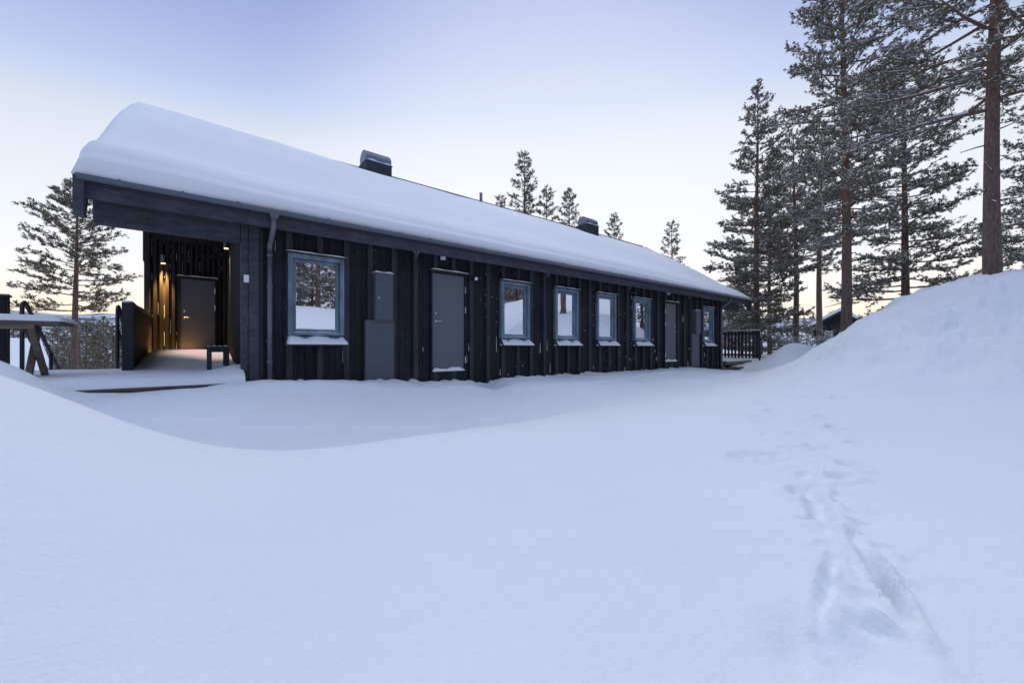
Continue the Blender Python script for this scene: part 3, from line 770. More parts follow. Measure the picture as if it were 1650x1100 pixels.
# stair handrails
def handrail(x, label):
    o = thing('handrail', label, 'handrail', (x, 10.3, -.4), 'black tube handrails of the deck stair')
    r_ = .028
    k = MB(); k.tube([(x, 10.3, -.9), (x, 10.3, .66), (x, 10.33, .74), (x, 10.41, .77), (x, 10.5, .74), (x, 10.58, .68), (x, 13.0, -.78), (x, 13.9, -1.3)], r_, 10); k.build('top_rail', M_BLACK, o, smooth=True)
    k = MB(); k.tube([(x, 10.3, .33), (x, 10.42, .30), (x, 13.8, -1.75)], r_ * .9, 10); k.build('lower_rail', M_BLACK, o, smooth=True)
    for y, z in ((11.9, -.12), (13.5, -1.07)):
        k = MB(); k.tube([(x, y, -3.2), (x, y, z)], r_, 10); k.build('post', M_BLACK, o, smooth=True)
handrail(-2.38, 'black metal stair handrail behind the picnic table')
handrail(-1.24, 'black metal stair handrail beside the boarded parapet')
# bench in the porch
bc = (on_plane(352, 8.75), 8.75)
bench = thing('bench', 'small black slatted bench with snow on top, in the porch', 'bench', (bc[0], bc[1], -.42))
bx0, bx1 = on_plane(333, 8.55), on_plane(370, 8.55); by0, by1 = 8.5, 9.3; bz = elev(350, 558, 8.6)
for i in range(4):
    a = bx0 + (bx1 - bx0) * i / 4
    k = MB().box(a, a + (bx1 - bx0) / 4 - .018, by0, by1, bz - .03, bz).build('slat', M_BATTEN, bench)
for (a, b) in ((bx0 + .005, by0 + .01), (bx1 - .07, by0 + .01), (bx0 + .005, by1 - .08), (bx1 - .07, by1 - .08)):
    MB().box(a, a + .065, b, b + .065, -.50, bz - .031).build('leg', M_BATTEN, bench)
k = MB(); k.box(bx0 + .07, bx1 - .07, by0 + .015, by0 + .06, bz - .10, bz - .032); k.build('apron', M_BATTEN, bench); k = MB(); k.box(bx0 + .07, bx1 - .07, by1 - .06, by1 - .02, bz - .10, bz - .032); k.build('apron', M_BATTEN, bench)
k = MB()
for i in range(4):
    a = bx0 + (bx1 - bx0) * i / 4
    snow_strip(k, a + .006, a + (bx1 - bx0) / 4 - .022, by0 + .02, by1 - .02, bz, .016, i * 3 + 2, 6); k.build('snow', M_CAP, bench, smooth=True); k = MB()

# picnic table
px_ = -1.50
tb = thing('picnic_table', 'weathered timber picnic table with a slab of snow on its top', 'table', (-2.3, 8.4, -.45))
ty0, ty1 = 7.95, 8.75; tz = .345; tx0, tx1 = -3.5, -1.52
for i in range(6):
    w_ = (ty1 - ty0) / 6; MB().box(tx0, tx1, ty0 + i * w_, ty0 + (i + 1) * w_ - .012, tz - .04, tz).build('top_board', M_RAWOOD, tb)
k = MB(); k.box(-1.93, -1.86, ty0 + .05, ty1 - .05, tz - .13, tz - .042); k.build('cross_beam', M_RAWOOD, tb); k = MB(); k.box(tx0 + .25, tx0 + .32, ty0 + .05, ty1 - .05, tz - .13, tz - .042); k.build('cross_beam', M_RAWOOD, tb)
k = MB(); k.box(tx0 + .1, tx1 - .22, ty0 + .02, ty0 + .07, tz - .11, tz - .042); k.build('apron', M_RAWOOD, tb)
for xx in (-1.86, tx0 + .33):
    for s in (1, -1):
        ym = (ty0 + ty1) / 2; off_ = .035 if s > 0 else -.035
        a = np.array((xx + off_ + .04, ym - s * .33, tz - .05)); b = np.array((xx + off_ + .04 + .03, ym + s * .34, -.60))
        k = MB(); w_ = .045; d_ = .030
        k.hexa([(b[0] - d_, b[1] - w_, b[2]), (b[0] + d_, b[1] - w_, b[2]), (b[0] + d_, b[1] + w_, b[2]), (b[0] - d_, b[1] + w_, b[2]), (a[0] - d_, a[1] - w_, a[2]), (a[0] + d_, a[1] - w_, a[2]), (a[0] + d_, a[1] + w_, a[2]), (a[0] - d_, a[1] + w_, a[2])])
        k.build('leg', M_RAWOOD, tb)
def slab(x0, x1, y0, y1, z, h, name, label, cat):
    u = np.linspace(x0, x1, 50); v = np.linspace(y0, y1, 30); U, V = np.meshgrid(u, v, indexing='ij')
    d = np.minimum(np.minimum(U - x0, x1 - U), np.minimum(V - y0, y1 - V))
    t = h * (1 - (1 - np.clip(d / .13, 0, 1)) ** 2) ** .5 * (1 + .1 * fbm(U * 2, V * 2, 2, 95))
    o = npmesh(name, np.stack([U.ravel(), V.ravel(), (z + t).ravel()], 1), grid_faces(50, 30), [M_RSNOW]); tag(o, label, cat)
slab(tx0 - .02, tx1 + .05, ty0 - .03, ty1 + .03, tz + .001, .085, 'table_snow', 'slab of snow on the picnic table top', 'snow')

# ------------------------------------------------------------------ right end: steps, platform, fence
pl = thing('entrance_steps', 'timber platform and step at the far end of the house', 'steps', (18.3, 7.4, -1.0))
MB().box(17.35, 20.0, 7.3, 10.5, -.76, -.62).build('platform', M_RAWOOD, pl)
MB().box(17.6, 19.2, 6.95, 7.28, -.92, -.83).build('tread', M_RAWOOD, pl)
k = MB(); snow_strip(k, 17.38, 19.95, 7.32, 10.4, -.62, .09, 3, 20); k.build('snow', M_CAP, pl, smooth=True)
k = MB(); snow_strip(k, 17.65, 19.0, 6.98, 7.26, -.83, .03, 9, 20); k.build('snow', M_CAP, pl, smooth=True)
fn = thing('slat_fence', 'black vertical slat fence with snow on its rail, right of the house', 'fence', (20, 7.9, -.6))
fy0, fy1 = 7.02, 11.0; y = fy0 + .03
while y < fy1:
    MB().box(19.98, 20.01, y, y + .085, -.52, .72).build('slat', M_BATTEN, fn); y += .155
k = MB(); k.box(20.012, 20.05, fy0, fy1, .60, .68); k.box(20.012, 20.05, fy0, fy1, -.40, -.32); k.build('back_rail', M_BATTEN, fn)
k = MB(); k.box(19.95, 20.07, fy0, fy1, .722, .75); k.build('top_rail', M_BATTEN, fn)
MB().box(19.965, 20.05, fy0 - .055, fy0 - .004, -.8, .75).build('post', M_BATTEN, fn)
k = MB()
for i in range(24):
    a = fy0 - .05 + (fy1 - fy0) * i / 24; b = fy0 - .05 + (fy1 - fy0) * (i + 1) / 24
    k.box(19.965, 20.055, a, b, .76 if i == 0 else .751, .80 + .015 * math.sin(i * 1.3))
k.build('snow', M_CAP, fn, smooth=True)

# ------------------------------------------------------------------ trees
def tuft_templates(n, blades, Lb, Wb, snow, seed):
    r = np.random.default_rng(seed); T = []
    for _ in range(n):
        V = []; Fc = []; M = []
        for b in range(blades):
            a = r.uniform(0, 2 * np.pi); sp = r.uniform(.25, 1.15)
            d = np.array((math.cos(sp), math.sin(sp) * math.cos(a), math.sin(sp) * math.sin(a))); 
            q = np.cross(d, r.normal(size=3)); q /= np.linalg.norm(q)
            l = Lb * r.uniform(.7, 1.15); w = Wb * r.uniform(.5, .95); o = np.array((r.uniform(-.25, .35) * Lb, 0, 0))
            i = len(V); V += [o - q * w * .35, o + q * w * .35, o + d * l * .6 + q * w * .5, o + d * l * .95]
            V[-1] = o + d * l; 
            Fc += [(i, i + 1, i + 2), (i, i + 2, i + 3)]; M += [0, 0]
        for b in range(snow):                       # snow caught on top of the tuft, flattened clumps
            c = np.array((r.uniform(-.1, .9) * Lb, r.uniform(-.35, .35) * Lb, Lb * r.uniform(.10, .30))); s = Lb * r.uniform(.16, .33)
            i = len(V); ph = r.uniform(0, 6)
            for k in range(4): V.append(c + np.array((math.cos(ph + k * 1.57) * s * 1.25, math.sin(ph + k * 1.57) * s * .8, -s * .15)))
            V.append(c + np.array((0, 0, s * .45)))
            for k in range(4): Fc.append((i + k, i + (k + 1) % 4, i + 4)); M.append(1)
        T.append((np.array(V), np.array(Fc), np.array(M)))
    return T
TREE_N = 0
def tree_mesh(seed, H, r0, crown0, rad, nb, tl=.17, tw=.05, blades=8, snow=1, snow_p=.7, droop=.15, sub=9, tuft_step=.13, bare=3, mats=None, lean=0.0, side=None, top_up=.6, dens=1.0, thick=1.0):
    """returns (trunk_mesh, crown_mesh). rad: function of crown height fraction 0 (bottom) .. 1 (top) -> branch length"""
    r = np.random.default_rng(seed)
    ns = 22; tp = []; tr_ = []
    wx, wy = r.uniform(-1, 1, 2)
    for i in range(ns + 1):
        t = i / ns; z = H * t
        tp.append(np.array((lean * t * t * H + .06 * wx * math.sin(t * 5) * H * .12, .06 * wy * math.sin(t * 4 + 1) * H * .12, z - (.6 if i == 0 else 0))))
        tr_.append(max(.012, r0 * (1.12 - .12 * min(1, t * 8)) * (1 - t) ** .85 + .01))
    tpa = np.array(tp)
    def trunk_at(z):
        t = np.clip(z / H * ns, 0, ns - 1e-4); i = int(t); f = t - i
        return tpa[i] * (1 - f) + tpa[i + 1] * f, tr_[i] * (1 - f) + tr_[i + 1] * f
    tk = MB(); tk.tube(tp, tr_, 14)
    sk = MB()                                        # snow lying along the boughs, goes with the crown
    TP, TD, TS = [], [], []                          # tuft positions, directions, scales
    z_snow = [1.0]
    def limb(p0, d0, Lr, rad0, lift, seg, wood_n):
        pts = [p0]; d = d0 / np.linalg.norm(d0); rs = [rad0]
        for i in range(seg):
            d = d + np.array((r.normal(0, .10), r.normal(0, .10), r.normal(0, .07) + lift)); d /= np.linalg.norm(d)
            pts.append(pts[-1] + d * Lr / seg); rs.append(max(.004, rad0 * (1 - (i + 1) / seg * .85)))
        tk.ftube(pts, rs, wood_n)
        if r.random() < snow_p * .8: sk.ftube([q + np.array((0, 0, k_ * .9 + .006)) for q, k_ in zip(pts[1:], rs[1:])], [max(.009, k_ * .8) * r.uniform(.7, 1.5) * z_snow[0] for k_ in rs[1:]], 3)
        return pts
    zs = []
    for i in range(nb):
        t = (i + r.uniform(.0, 1)) / nb
        zs.append(crown0 + (H - crown0) * t ** .92)
    az = r.uniform(0, 6.28)
    for z in zs:
        t = (z - crown0) / (H - crown0)
        az += 2.399 + r.normal(0, .35)
        Lr = rad(t) * r.uniform(.72, 1.15)
        if side is not None: Lr *= 1 + side[1] * math.cos(az - side[0])
        Lr = min(max(Lr, .08), 3.1)
        p, tr0 = trunk_at(z)
        up = -droop + (top_up + droop) * t ** 1.3 + r.normal(0, .09)
        d0 = np.array((math.cos(az), math.sin(az), up))
        pts = limb(p, d0, Lr, min(tr0 * .38, .010 + Lr * .010) * thick, .03, 7, 5)
        pts = np.array(pts)
        nsub = max(2, int(sub * Lr ** .8 * dens))
        for k in range(nsub):
            s = .22 + .78 * (k + r.uniform(0, .9)) / nsub
            q = min(6.999, s * 7); i0 = int(q); f = q - i0; bp = pts[i0] * (1 - f) + pts[i0 + 1] * f
            bd = pts[i0 + 1] - pts[i0]; bd /= np.linalg.norm(bd)
            sd = np.cross(bd, (0, 0, 1)); sd /= np.linalg.norm(sd) + 1e-9
            sg = 1 if r.random() < .5 else -1
            dd = bd * r.uniform(.45, 1) + sd * sg * r.uniform(.4, 1) + np.array((0, 0, r.normal(.10, .22)))
            sl = Lr * r.uniform(.16, .34) * (1.15 - .55 * s) + .10
            sp = limb(bp, dd, sl, .010 * thick, .04, 3, 3); sp = np.array(sp)
            nt_ = max(2, int(sl / tuft_step * dens))
            for j in range(nt_):
                ss_ = .25 + .75 * (j + r.uniform(0, 1)) / nt_
                q = min(2.999, ss_ * 3); i1 = int(q); f = q - i1
                pos = sp[i1] * (1 - f) + sp[i1 + 1] * f + r.normal(0, .035, 3)
                dr = (sp[i1 + 1] - sp[i1]); dr = dr / np.linalg.norm(dr) + r.normal(0, .45, 3) + np.array((0, 0, .15))
                TP.append(pos); TD.append(dr); TS.append(r.uniform(.7, 1.25))
        TP.append(pts[-1]); TD.append(pts[-1] - pts[-2]); TS.append(1.1)
    for j in range(6): TP.append(trunk_at(H - .05 - j * .12)[0]); TD.append(np.array((r.normal(0, .4), r.normal(0, .4), 1))); TS.append(1.0)
    for i in range(bare):                            # dead stubs below the crown
        z = crown0 * r.uniform(.45, 1); p, tr0 = trunk_at(z); a = r.uniform(0, 6.28)
        limb(p, np.array((math.cos(a), math.sin(a), r.uniform(-.3, .1))), r.uniform(.3, 1.1), .018, -.02, 4, 4)
    TP = np.array(TP); TD = np.array(TD); TS = np.array(TS)
    TD /= np.linalg.norm(TD, axis=1)[:, None]
    upv = np.tile(np.array((0, 0, 1.)), (len(TD), 1)) + r.normal(0, .15, TD.shape)
    Yv = np.cross(upv, TD); Yv /= np.linalg.norm(Yv, axis=1)[:, None] + 1e-9; Zv = np.cross(TD, Yv)
    T1 = tuft_templates(8, blades, tl, tw, snow, seed + 1); T0 = tuft_templates(4, blades, tl, tw, 0, seed + 2)
    pick = r.integers(0, 8, len(TP)); pick0 = r.random(len(TP)) > snow_p
    Vs = []; Fs = []; Ms = []; off = 0
    for k in range(12):
        idx = np.where((~pick0) & (pick == k))[0] if k < 8 else np.where(pick0 & (pick % 4 == k - 8))[0]
        if len(idx) == 0: continue
        V, Fc, M = T1[k] if k < 8 else T0[k - 8]
        P = TP[idx][:, None, :] + TS[idx][:, None, None] * (V[None, :, 0:1] * TD[idx][:, None, :] + V[None, :, 1:2] * Yv[idx][:, None, :] + V[None, :, 2:3] * Zv[idx][:, None, :])
        n = len(idx); Vs.append(P.reshape(-1, 3)); Fs.append((Fc[None] + (np.arange(n) * len(V))[:, None, None] + off).reshape(-1, 3)); Ms.append(np.tile(M, n)); off += n * len(V)
    if sk.f:
        q = np.array(sk.f); q = np.vstack([q[:, [0, 1, 2]], q[:, [0, 2, 3]]]) + off; Vs.append(np.array(sk.v)); Fs.append(q); Ms.append(np.ones(len(q), int))
    V = np.vstack(Vs); Fc = np.vstack(Fs); M = np.concatenate(Ms)
    cm = npmesh(None, V, Fc, mats or [M_NEEDLE, M_FROST], M, smooth=False) if False else _crown(V, Fc, M, mats)
    tm = bpy.data.meshes.new('trunk'); tm.from_pydata(tk.v, [], tk.f); tm.materials.append(M_BARK); tm.polygons.foreach_set('use_smooth', [True] * len(tk.f))
    return tm, cm
def _crown(V, Fc, M, mats):
    me = bpy.data.meshes.new('crown'); V = V.astype(np.float32); Fc = Fc.astype(np.int32)
    me.vertices.add(len(V)); me.vertices.foreach_set('co', V.ravel()); me.loops.add(Fc.size); me.loops.foreach_set('vertex_index', Fc.ravel())
    me.polygons.add(len(Fc)); me.polygons.foreach_set('loop_start', np.arange(0, Fc.size, 3, dtype=np.int32))
    for q in (mats or [M_NEEDLE, M_FROST]): me.materials.append(q)
    me.polygons.foreach_set('material_index', M.astype(np.int32)); me.update(calc_edges=True)
    return me
def plant_tree(meshes, loc, label, group=None, rot=0, sc=1.0, name='pine_tree', cat='tree'):
    o = thing(name, label, cat, loc, group); o.rotation_euler.z = rot; o.scale = (sc, sc, sc)
    for nm, me in (('trunk', meshes[0]), ('crown', meshes[1])):
        c = bpy.data.objects.new(nm, me); COL.objects.link(c); c.parent = o
    return o
def gz(x, y): return float(terrain_base(x, y))
def plant_px(meshes, px, z, label, H, top_py=None, rot=0, group=None, base=None):
    x, y, _ = at_depth(px, HY, z); b = gz(x, y) - .1 if base is None else base; sc = 1.0
    if top_py is not None: sc = ((HY - top_py) / F * z - b) / H
    return plant_tree(meshes, (x, y, b), label, group, rot, sc)
cone = lambda R_, p=.8, lo=.55: (lambda t: R_ * (lo + (1 - lo) * min(1, t / .22)) * (1 - t) ** p + .12)
WARM = [M_NEEDLE_W, M_FROST]
G = 'snow-dusted pines right of the house'
def L_view(px): return math.atan2(-RX[1], -RX[0])     # world azimuth pointing to picture left
# tall pine with its top at the left of the group
BEHIND = []
m = tree_mesh(101, 15, .17, 1.2, cone(2.9, .72, .7), 120, tl=.115, tw=.048, snow=2, snow_p=.85, sub=12, droop=.12, tuft_step=.085)
plant_px(m, 1220, 21, 'tall slender snow-dusted pine, leftmost of the group right of the house', 15, 138, 1.0, G)
m2 = tree_mesh(102, 11, .13, 4.6, cone(2.3, .7, .7), 64, tl=.12, tw=.05, snow=2, snow_p=.9, sub=10, droop=.1, tuft_step=.1)
plant_px(m2, 1281, 23.5, 'shorter pine with reddish trunk between the two tall ones', 11, 215, 2.0, G)
for i, (px, z, tp_) in enumerate(((1296, 62, 512), (1312, 70, 507), (1326, 66, 512), (1340, 74, 502), (1372, 70, 503), (1386, 64, 508), (1400, 75, 500), (1282, 68, 508), (1246, 64, 512), (1268, 74, 506))):
    BEHIND.append((px, z, tp_, i))
plant_px(m2, 1322, 27, 'slim pine far back with its crown high above the bare shrub', 11, 200, 5.2, G)
plant_px(m2, 1240, 25.5, 'thin reddish pine close behind the leftmost pine', 11, 300, 4.0, G)
m3 = tree_mesh(103, 18.5, .175, 4.6, cone(2.6, .5, .55), 125, tl=.10, tw=.04, snow=2, snow_p=.8, sub=12, droop=.06, tuft_step=.085)
plant_px(m3, 1360, 15.5, 'very tall straight pine whose top leaves the picture, in front of the black gabled cabin', 18.5, None, .6, G)
m4 = tree_mesh(104, 13.5, .16, 1.5, cone(2.75, .55, .7), 104, tl=.105, tw=.042, snow=2, snow_p=.9, sub=12, droop=.22, tuft_step=.09)
plant_px(m4, 1458, 17.5, 'dense dark pine with drooping boughs left of the thickest trunk', 13.5, 78, 3.0, G)
m5 = tree_mesh(105, 15.5, .145, 4.2, cone(3.3, .5, .8), 96, tl=.09, tw=.034, snow=2, snow_p=.8, sub=11, droop=.16, tuft_step=.075, bare=9, side=(L_view(0), .22), top_up=.5, thick=1.15)
plant_px(m5, 1609, 9.6, 'thick-trunked pine with long bare lower boughs behind the snow mound, at the right edge', 15.5, None, 0, G)
plant_px(m4, 1712, 14.5, 'dense pine partly cut off by the right edge of the photo', 13.5, 60, 1.2, G)
# low trees and brush at the foot of the group
m6 = tree_mesh(106, 4.2, .05, .3, cone(1.6, .6), 46, tl=.13, tw=.05, snow=3, snow_p=1.0, sub=9, droop=.12, bare=0, tuft_step=.10)
G2 = 'low snow-laden young pines at the foot of the group'
for (px, z, s, lab) in ((1196, 24, 300, 'snow-laden young pine right behind the slat fence'), (1256, 20.5, 532, 'small snow-laden bush pine right of the slat fence'),
                        (1180, 28, 470, 'young pine showing over the slat fence'), (1228, 27, 480, 'young pine behind the leftmost trunk'), (1274, 26, 528, 'squat snowy pine below the reddish trunk'), (1300, 29, 520, 'squat snowy pine left of the tan shed')):
    s_ = {300: 440}.get(s, s)
    plant_px(m6, px, z, lab, 4.2, s_, px * .37, G2)
# bare shrub
def bare_shrub(px, z, H, label, seed):
    x, y, _ = at_depth(px, HY, z); b = gz(x, y) - .1; r = random.Random(seed)
    o = thing('bare_shrub', label, 'shrub', (x, y, b)); k = MB(); s = MB()
    def grow(p, d, l, rd, lv):
        pts = [p]
        for i in range(4):
            d = [d[0] + r.gauss(0, .2), d[1] + r.gauss(0, .2), d[2] + r.gauss(0, .12)]; n = math.sqrt(sum(q * q for q in d)); d = [q / n for q in d]
            pts.append(tuple(pts[-1][j] + d[j] * l / 4 for j in range(3)))
        k.tube(pts, [rd * (1 - i * .17) for i in range(5)], 5, cap=False)
        s.tube([(q[0], q[1], q[2] + rd * .9) for q in pts], [rd * .75] * 5, 4, cap=False)
        if lv > 0:
            for i in range(4):
                q = pts[r.randint(1, 4)]; a = r.uniform(0, 6.28)
                grow(q, [math.cos(a) * .8 + d[0] * .5, math.sin(a) * .8 + d[1] * .5, .25 + r.random() * .7], l * r.uniform(.45, .7), rd * .55, lv - 1)
    for i in range(4):
        a = r.uniform(0, 6.28); grow((x, y, b), [math.cos(a) * .5, math.sin(a) * .5, 1], H * r.uniform(.4, .6), .03, 3)
    k.build('stem', M_TWIG, o); s.build('snow', M_CAP, o)
bare_shrub(1312, 20, 2.3, 'bare branching shrub dusted with snow, left of the black gabled cabin', 2)
bare_shrub(1268, 18.5, 1.6, 'low bare shrub loaded with snow beside the reddish trunk', 5)
# pines over the ridge
G3 = 'pines showing above the roof ridge'
mr = tree_mesh(107, 14, .16, 4.5, cone(1.7, .5, .7), 80, snow=1, snow_p=.55, sub=9, droop=.05, mats=WARM)
mr2 = tree_mesh(108, 13, .15, 4.5, cone(1.8, .6, .6), 66, snow=1, snow_p=.55, sub=9, droop=.0, mats=WARM)
plant_px(mr, 845, 30, 'tallest pine above the ridge, between vent pipe and far chimney', 14, 250, 1, G3)
plant_px(mr2, 879, 33, 'thin pine just right of the tallest one above the ridge', 13, 304, 2, G3)
plant_px(mr2, 918, 30, 'pine above the ridge just left of the far chimney', 13, 306, 4.4, G3)
plant_px(mr2, 989, 31, 'low pine top above the ridge just right of the far chimney', 13, 346, 3.1, G3)
plant_px(mr, 1083, 31, 'pine standing alone over the far slope of the roof', 14, 358, 5, G3)
plant_px(mr, 808, 36, 'pine behind the tallest one, only its crown edge over the ridge', 14, 318, .4, G3)
# left pine
ml = tree_mesh(109, 10.2, .15, 4.5, lambda t: (1.75 + .35 * min(1, t / .15)) * (1 - t) ** .33, 54, tl=.13, tw=.042, snow=1, snow_p=.3, sub=11, droop=.02, top_up=.6, mats=WARM, bare=2, tuft_step=.10)
plant_px(ml, 122, 15.5, 'broad-crowned pine standing alone left of the house', 10.2, 302, 2.4, base=-2.6)
# wood on the slope below the deck
G4 = 'pines on the slope below the deck'
r4 = random.Random(12)
spec = [(92, 34, 512), (104, 40, 505), (138, 32, 505), (150, 38, 498), (160, 30, 520), (172, 36, 503), (182, 33, 512), (112, 30, 528), (60, 44, 522), (42, 50, 520), (20, 46, 516), (128, 46, 502), (200, 38, 505), (215, 34, 512), (168, 48, 498), (84, 52, 512), (145, 28, 540)]
wl = ['greenish pine', 'brownish pine', 'slim pine', 'bushy pine']
mf = tree_mesh(110, 9, .12, 1.6, cone(1.9, .6), 40, snow=1, snow_p=.3, sub=6, droop=.05, tuft_step=.2, tl=.24, tw=.08, mats=WARM)
mf2 = tree_mesh(111, 9, .12, 2.2, cone(1.7, .5), 36, snow=1, snow_p=.35, sub=6, droop=.0, tuft_step=.2, tl=.24, tw=.08)
for i, (px, z, tp_) in enumerate(spec):
    where = 'left of the lone pine' if px < 115 else ('right behind the lone pine trunk' if px < 145 else 'between the lone pine and the parapet')
    order = ['nearest', 'second row', 'third row', 'far'][min(3, int((z - 28) / 6))]
    lab = 'pine in the wood on the slope %s, %s row, %s' % (where, order.replace(' row', ''), ['dark', 'olive', 'pale'][i % 3])
    plant_px((mf, mf2)[i % 2], px, z, 'pine in the wood below the deck, ' + where, 9, tp_ + 16, r4.uniform(0, 6), G4 + ' ' + where)
for (px, z, tp_, i) in BEHIND: plant_px((mf, mf2)[i % 2], px, z, 'dark pine in the row of trees behind the black gabled cabin', 9, tp_, i * 1.3, 'pines in a row behind the black gabled cabin', )
# trees behind the camera (seen mirrored in the windows)
G5 = 'pines on the bank opposite the facade, mirrored in the windows'
mb1 = tree_mesh(112, 12, .12, .8, cone(2.3, .6), 70, snow=2, snow_p=.9, sub=8, droop=.12, tuft_step=.13, tl=.18, tw=.06)
rr_ = random.Random(3)
for i in range(76):
    x = -12 + i * .85 + rr_.uniform(-.8, .8); y = (-12.5, -20, -16, -25)[i % 4] + rr_.uniform(-1.2, 1.2)
    plant_tree(mb1, (x, y, gz(x, y) - .1), 'snowy pine on the bank opposite the facade', G5, rr_.uniform(0, 6), rr_.uniform(.7, 1.15))

# forest on the far low ground (a wood that reads as one mass)
def far_wood():
    r = np.random.default_rng(9); P = []
    while len(P) < 6500:
        a = r.uniform(R(-35), R(130)); d = 230 * (1100 / 230) ** r.random()
        x, y = math.cos(a) * d, math.sin(a) * d
        if perlin(x * .01, y * .01, 33) + r.uniform(-.25, .25) > -.12: P.append((x, y, d))
    P = np.array(P); Z = terrain_base(P[:, 0], P[:, 1]); V = []; Fc = []
    n = 5
    for (x, y, d), z in zip(P, Z):
        h = r.uniform(5, 10) * (1 + d / 2500); w = h * .17; i = len(V)
        for lv in range(3):
            zb = z + h * (.15 + .25 * lv); wt = w * (1 - .25 * lv); i = len(V)
            for k in range(n): V.append((x + wt * math.cos(k * 1.257 + lv) * r.uniform(.7, 1.2), y + wt * math.sin(k * 1.257 + lv) * r.uniform(.7, 1.2), zb))
            V.append((x, y, z + h * (.55 + .225 * lv)))
            for k in range(n): Fc.append((i + k, i + (k + 1) % n, i + n))
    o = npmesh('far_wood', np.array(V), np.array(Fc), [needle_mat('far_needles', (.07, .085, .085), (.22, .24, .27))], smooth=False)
    tag(o, 'far-off conifer wood on the valley floor', 'forest', None, 'stuff')
far_wood()

# ------------------------------------------------------------------ neighbouring buildings
def cabin(cx, cy, ang, w, d, zb, wallh, rise, label, name='cabin', windows=(), over=.5):
    """gable end (width w) faces local -y"""
    o = thing(name, label, 'cabin', (cx, cy, zb)); o.rotation_euler.z = ang; ROOT[o.name] = (0, 0, 0)
    k = MB(); k.extr([(-w / 2, -1.5), (w / 2, -1.5), (w / 2, wallh), (0, wallh + rise), (-w / 2, wallh)], 'y', 0, d)
    x = -w / 2 + .1
    while x < w / 2 - .1:
        k.box(x, x + .1, -.03, 0, -1, wallh + rise * (1 - abs(x + .05) / (w / 2)) - .1); x += .42
    k.build('wall', M_BOARD, o)
    s = rise / (w / 2); k = MB(); kk = MB(); b = MB()
    for sg in (1, -1):
        e = (w / 2 + over) * sg; ze = wallh - over * s
        k.extr([(0, wallh + rise + .1), (e, ze + .1), (e, ze), (0, wallh + rise)], 'y', -over, d + over)
        kk.extr([(0, wallh + rise + .42), (e * .8, wallh + rise + .42 - abs(e) * .8 * s), (e, ze + .30), (e * 1.01, ze + .1), (0, wallh + rise + .1)], 'y', -over - .03, d + over + .03)
        b.extr([(0, wallh + rise + .1), (e, ze + .1), (e, ze - .14), (0, wallh + rise - .14)], 'y', -over - .06, -over - .04)
    rf = k.build('roof', M_ROOFT, o); kk.build('snow', M_RSNOW, rf); b.build('barge_board', M_BATTEN, o)
    for (wx, wz, ww, wh) in windows:
        f = MB(); t = .07
        f.box(wx, wx + t, -.08, 0, wz, wz + wh); f.box(wx + ww - t, wx + ww, -.08, 0, wz, wz + wh); f.box(wx + t, wx + ww - t, -.08, 0, wz + wh - t, wz + wh); f.box(wx + t, wx + ww - t, -.08, 0, wz, wz + t)
        fo = f.build('window', M_WHITE, o); MB().box(wx + t, wx + ww - t, -.05, -.045, wz + t, wz + wh - t).build('pane', M_GLASS, fo)
        MB().box(wx + t, wx + ww - t, -.04, -.035, wz + t, wz + wh - t).build('backing', M_CURTAIN, fo)
    return o
face = -TH                                     # gable towards the camera
x, y, _ = at_depth(1352, HY, 40)
cabin(x, y, math.atan2(-y, -x) + math.pi / 2 + .12, 5.6, 8, -1.2, 3.0, 1.75, 'black two-storey cabin with snowy gable roof, seen behind the tall pine trunk', windows=((-1.15, 1.9, .62, .95), (-1.5, -.1, .7, 1.0)))
x, y, _ = at_depth(1188, HY, 36)
cabin(x, y, math.atan2(-y, -x) + math.pi / 2 - 1.2, 5, 5, -2.0, 2.0, 1.0, 'low dark cabin with snowy roof behind the slat fence')
x, y, _ = at_depth(1298, HY, 34)
o = thing('shed', 'low tan shed with snowy roof left of the black gabled cabin', 'shed', (x, y, -1.1)); ROOT[o.name] = (0, 0, 0); o.rotation_euler.z = math.atan2(-y, -x) + math.pi / 2
MB().box(-1.3, 1.3, 0, 3, -1, .9).build('wall', M_TAN, o); k = MB(); k.box(-1.5, 1.5, -.2, 3.2, .9, 1.0); k.build('roof', M_ROOFT, o); k = MB(); k.hexa([(-1.5, -.2, 1.0), (1.5, -.2, 1.0), (1.5, 3.2, 1.0), (-1.5, 3.2, 1.0), (-1.4, -.1, 1.3), (1.4, -.1, 1.3), (1.4, 3.1, 1.5), (-1.4, 3.1, 1.5)]); k.build('snow', M_RSNOW, o)
x, y, _ = at_depth(46, HY, 27)
cabin(x, y, math.atan2(-y, -x) + math.pi / 2 + math.pi / 2 + .15, 6, 5.2, -3.6, 1.9, 1.9, 'small black cabin with snowy roof below the deck at far left', windows=())

# ------------------------------------------------------------------ sky, added fill light, camera
w = bpy.data.worlds.new('World'); scene.world = w; w.use_nodes = True; nt = w.node_tree
bg = nt.nodes['Background']; out = nt.nodes['World Output']
tc = N(nt, 'ShaderNodeTexCoord'); nv = N(nt, 'ShaderNodeVectorMath', operation='NORMALIZE'); L(nt, tc.outputs['Generated'], nv.inputs[0])
sp = N(nt, 'ShaderNodeSeparateXYZ'); L(nt, nv.outputs[0], sp.inputs[0])
r1 = ramp(nt, [(0, (1.0, .72, .44)), (.05, (.98, .81, .62)), (.12, (.88, .84, .80)), (.20, (.80, .81, .85)), (.30, (.75, .78, .84)), (.40, (.67, .71, .79)), (.45, (.61, .66, .76)), (.517, (.44, .53, .745)), (.593, (.345, .42, .67)), (.66, (.28, .355, .63)), (.72, (.26, .335, .61)), (.80, (.45, .58, .86)), (1, (.62, .76, 1.0))])
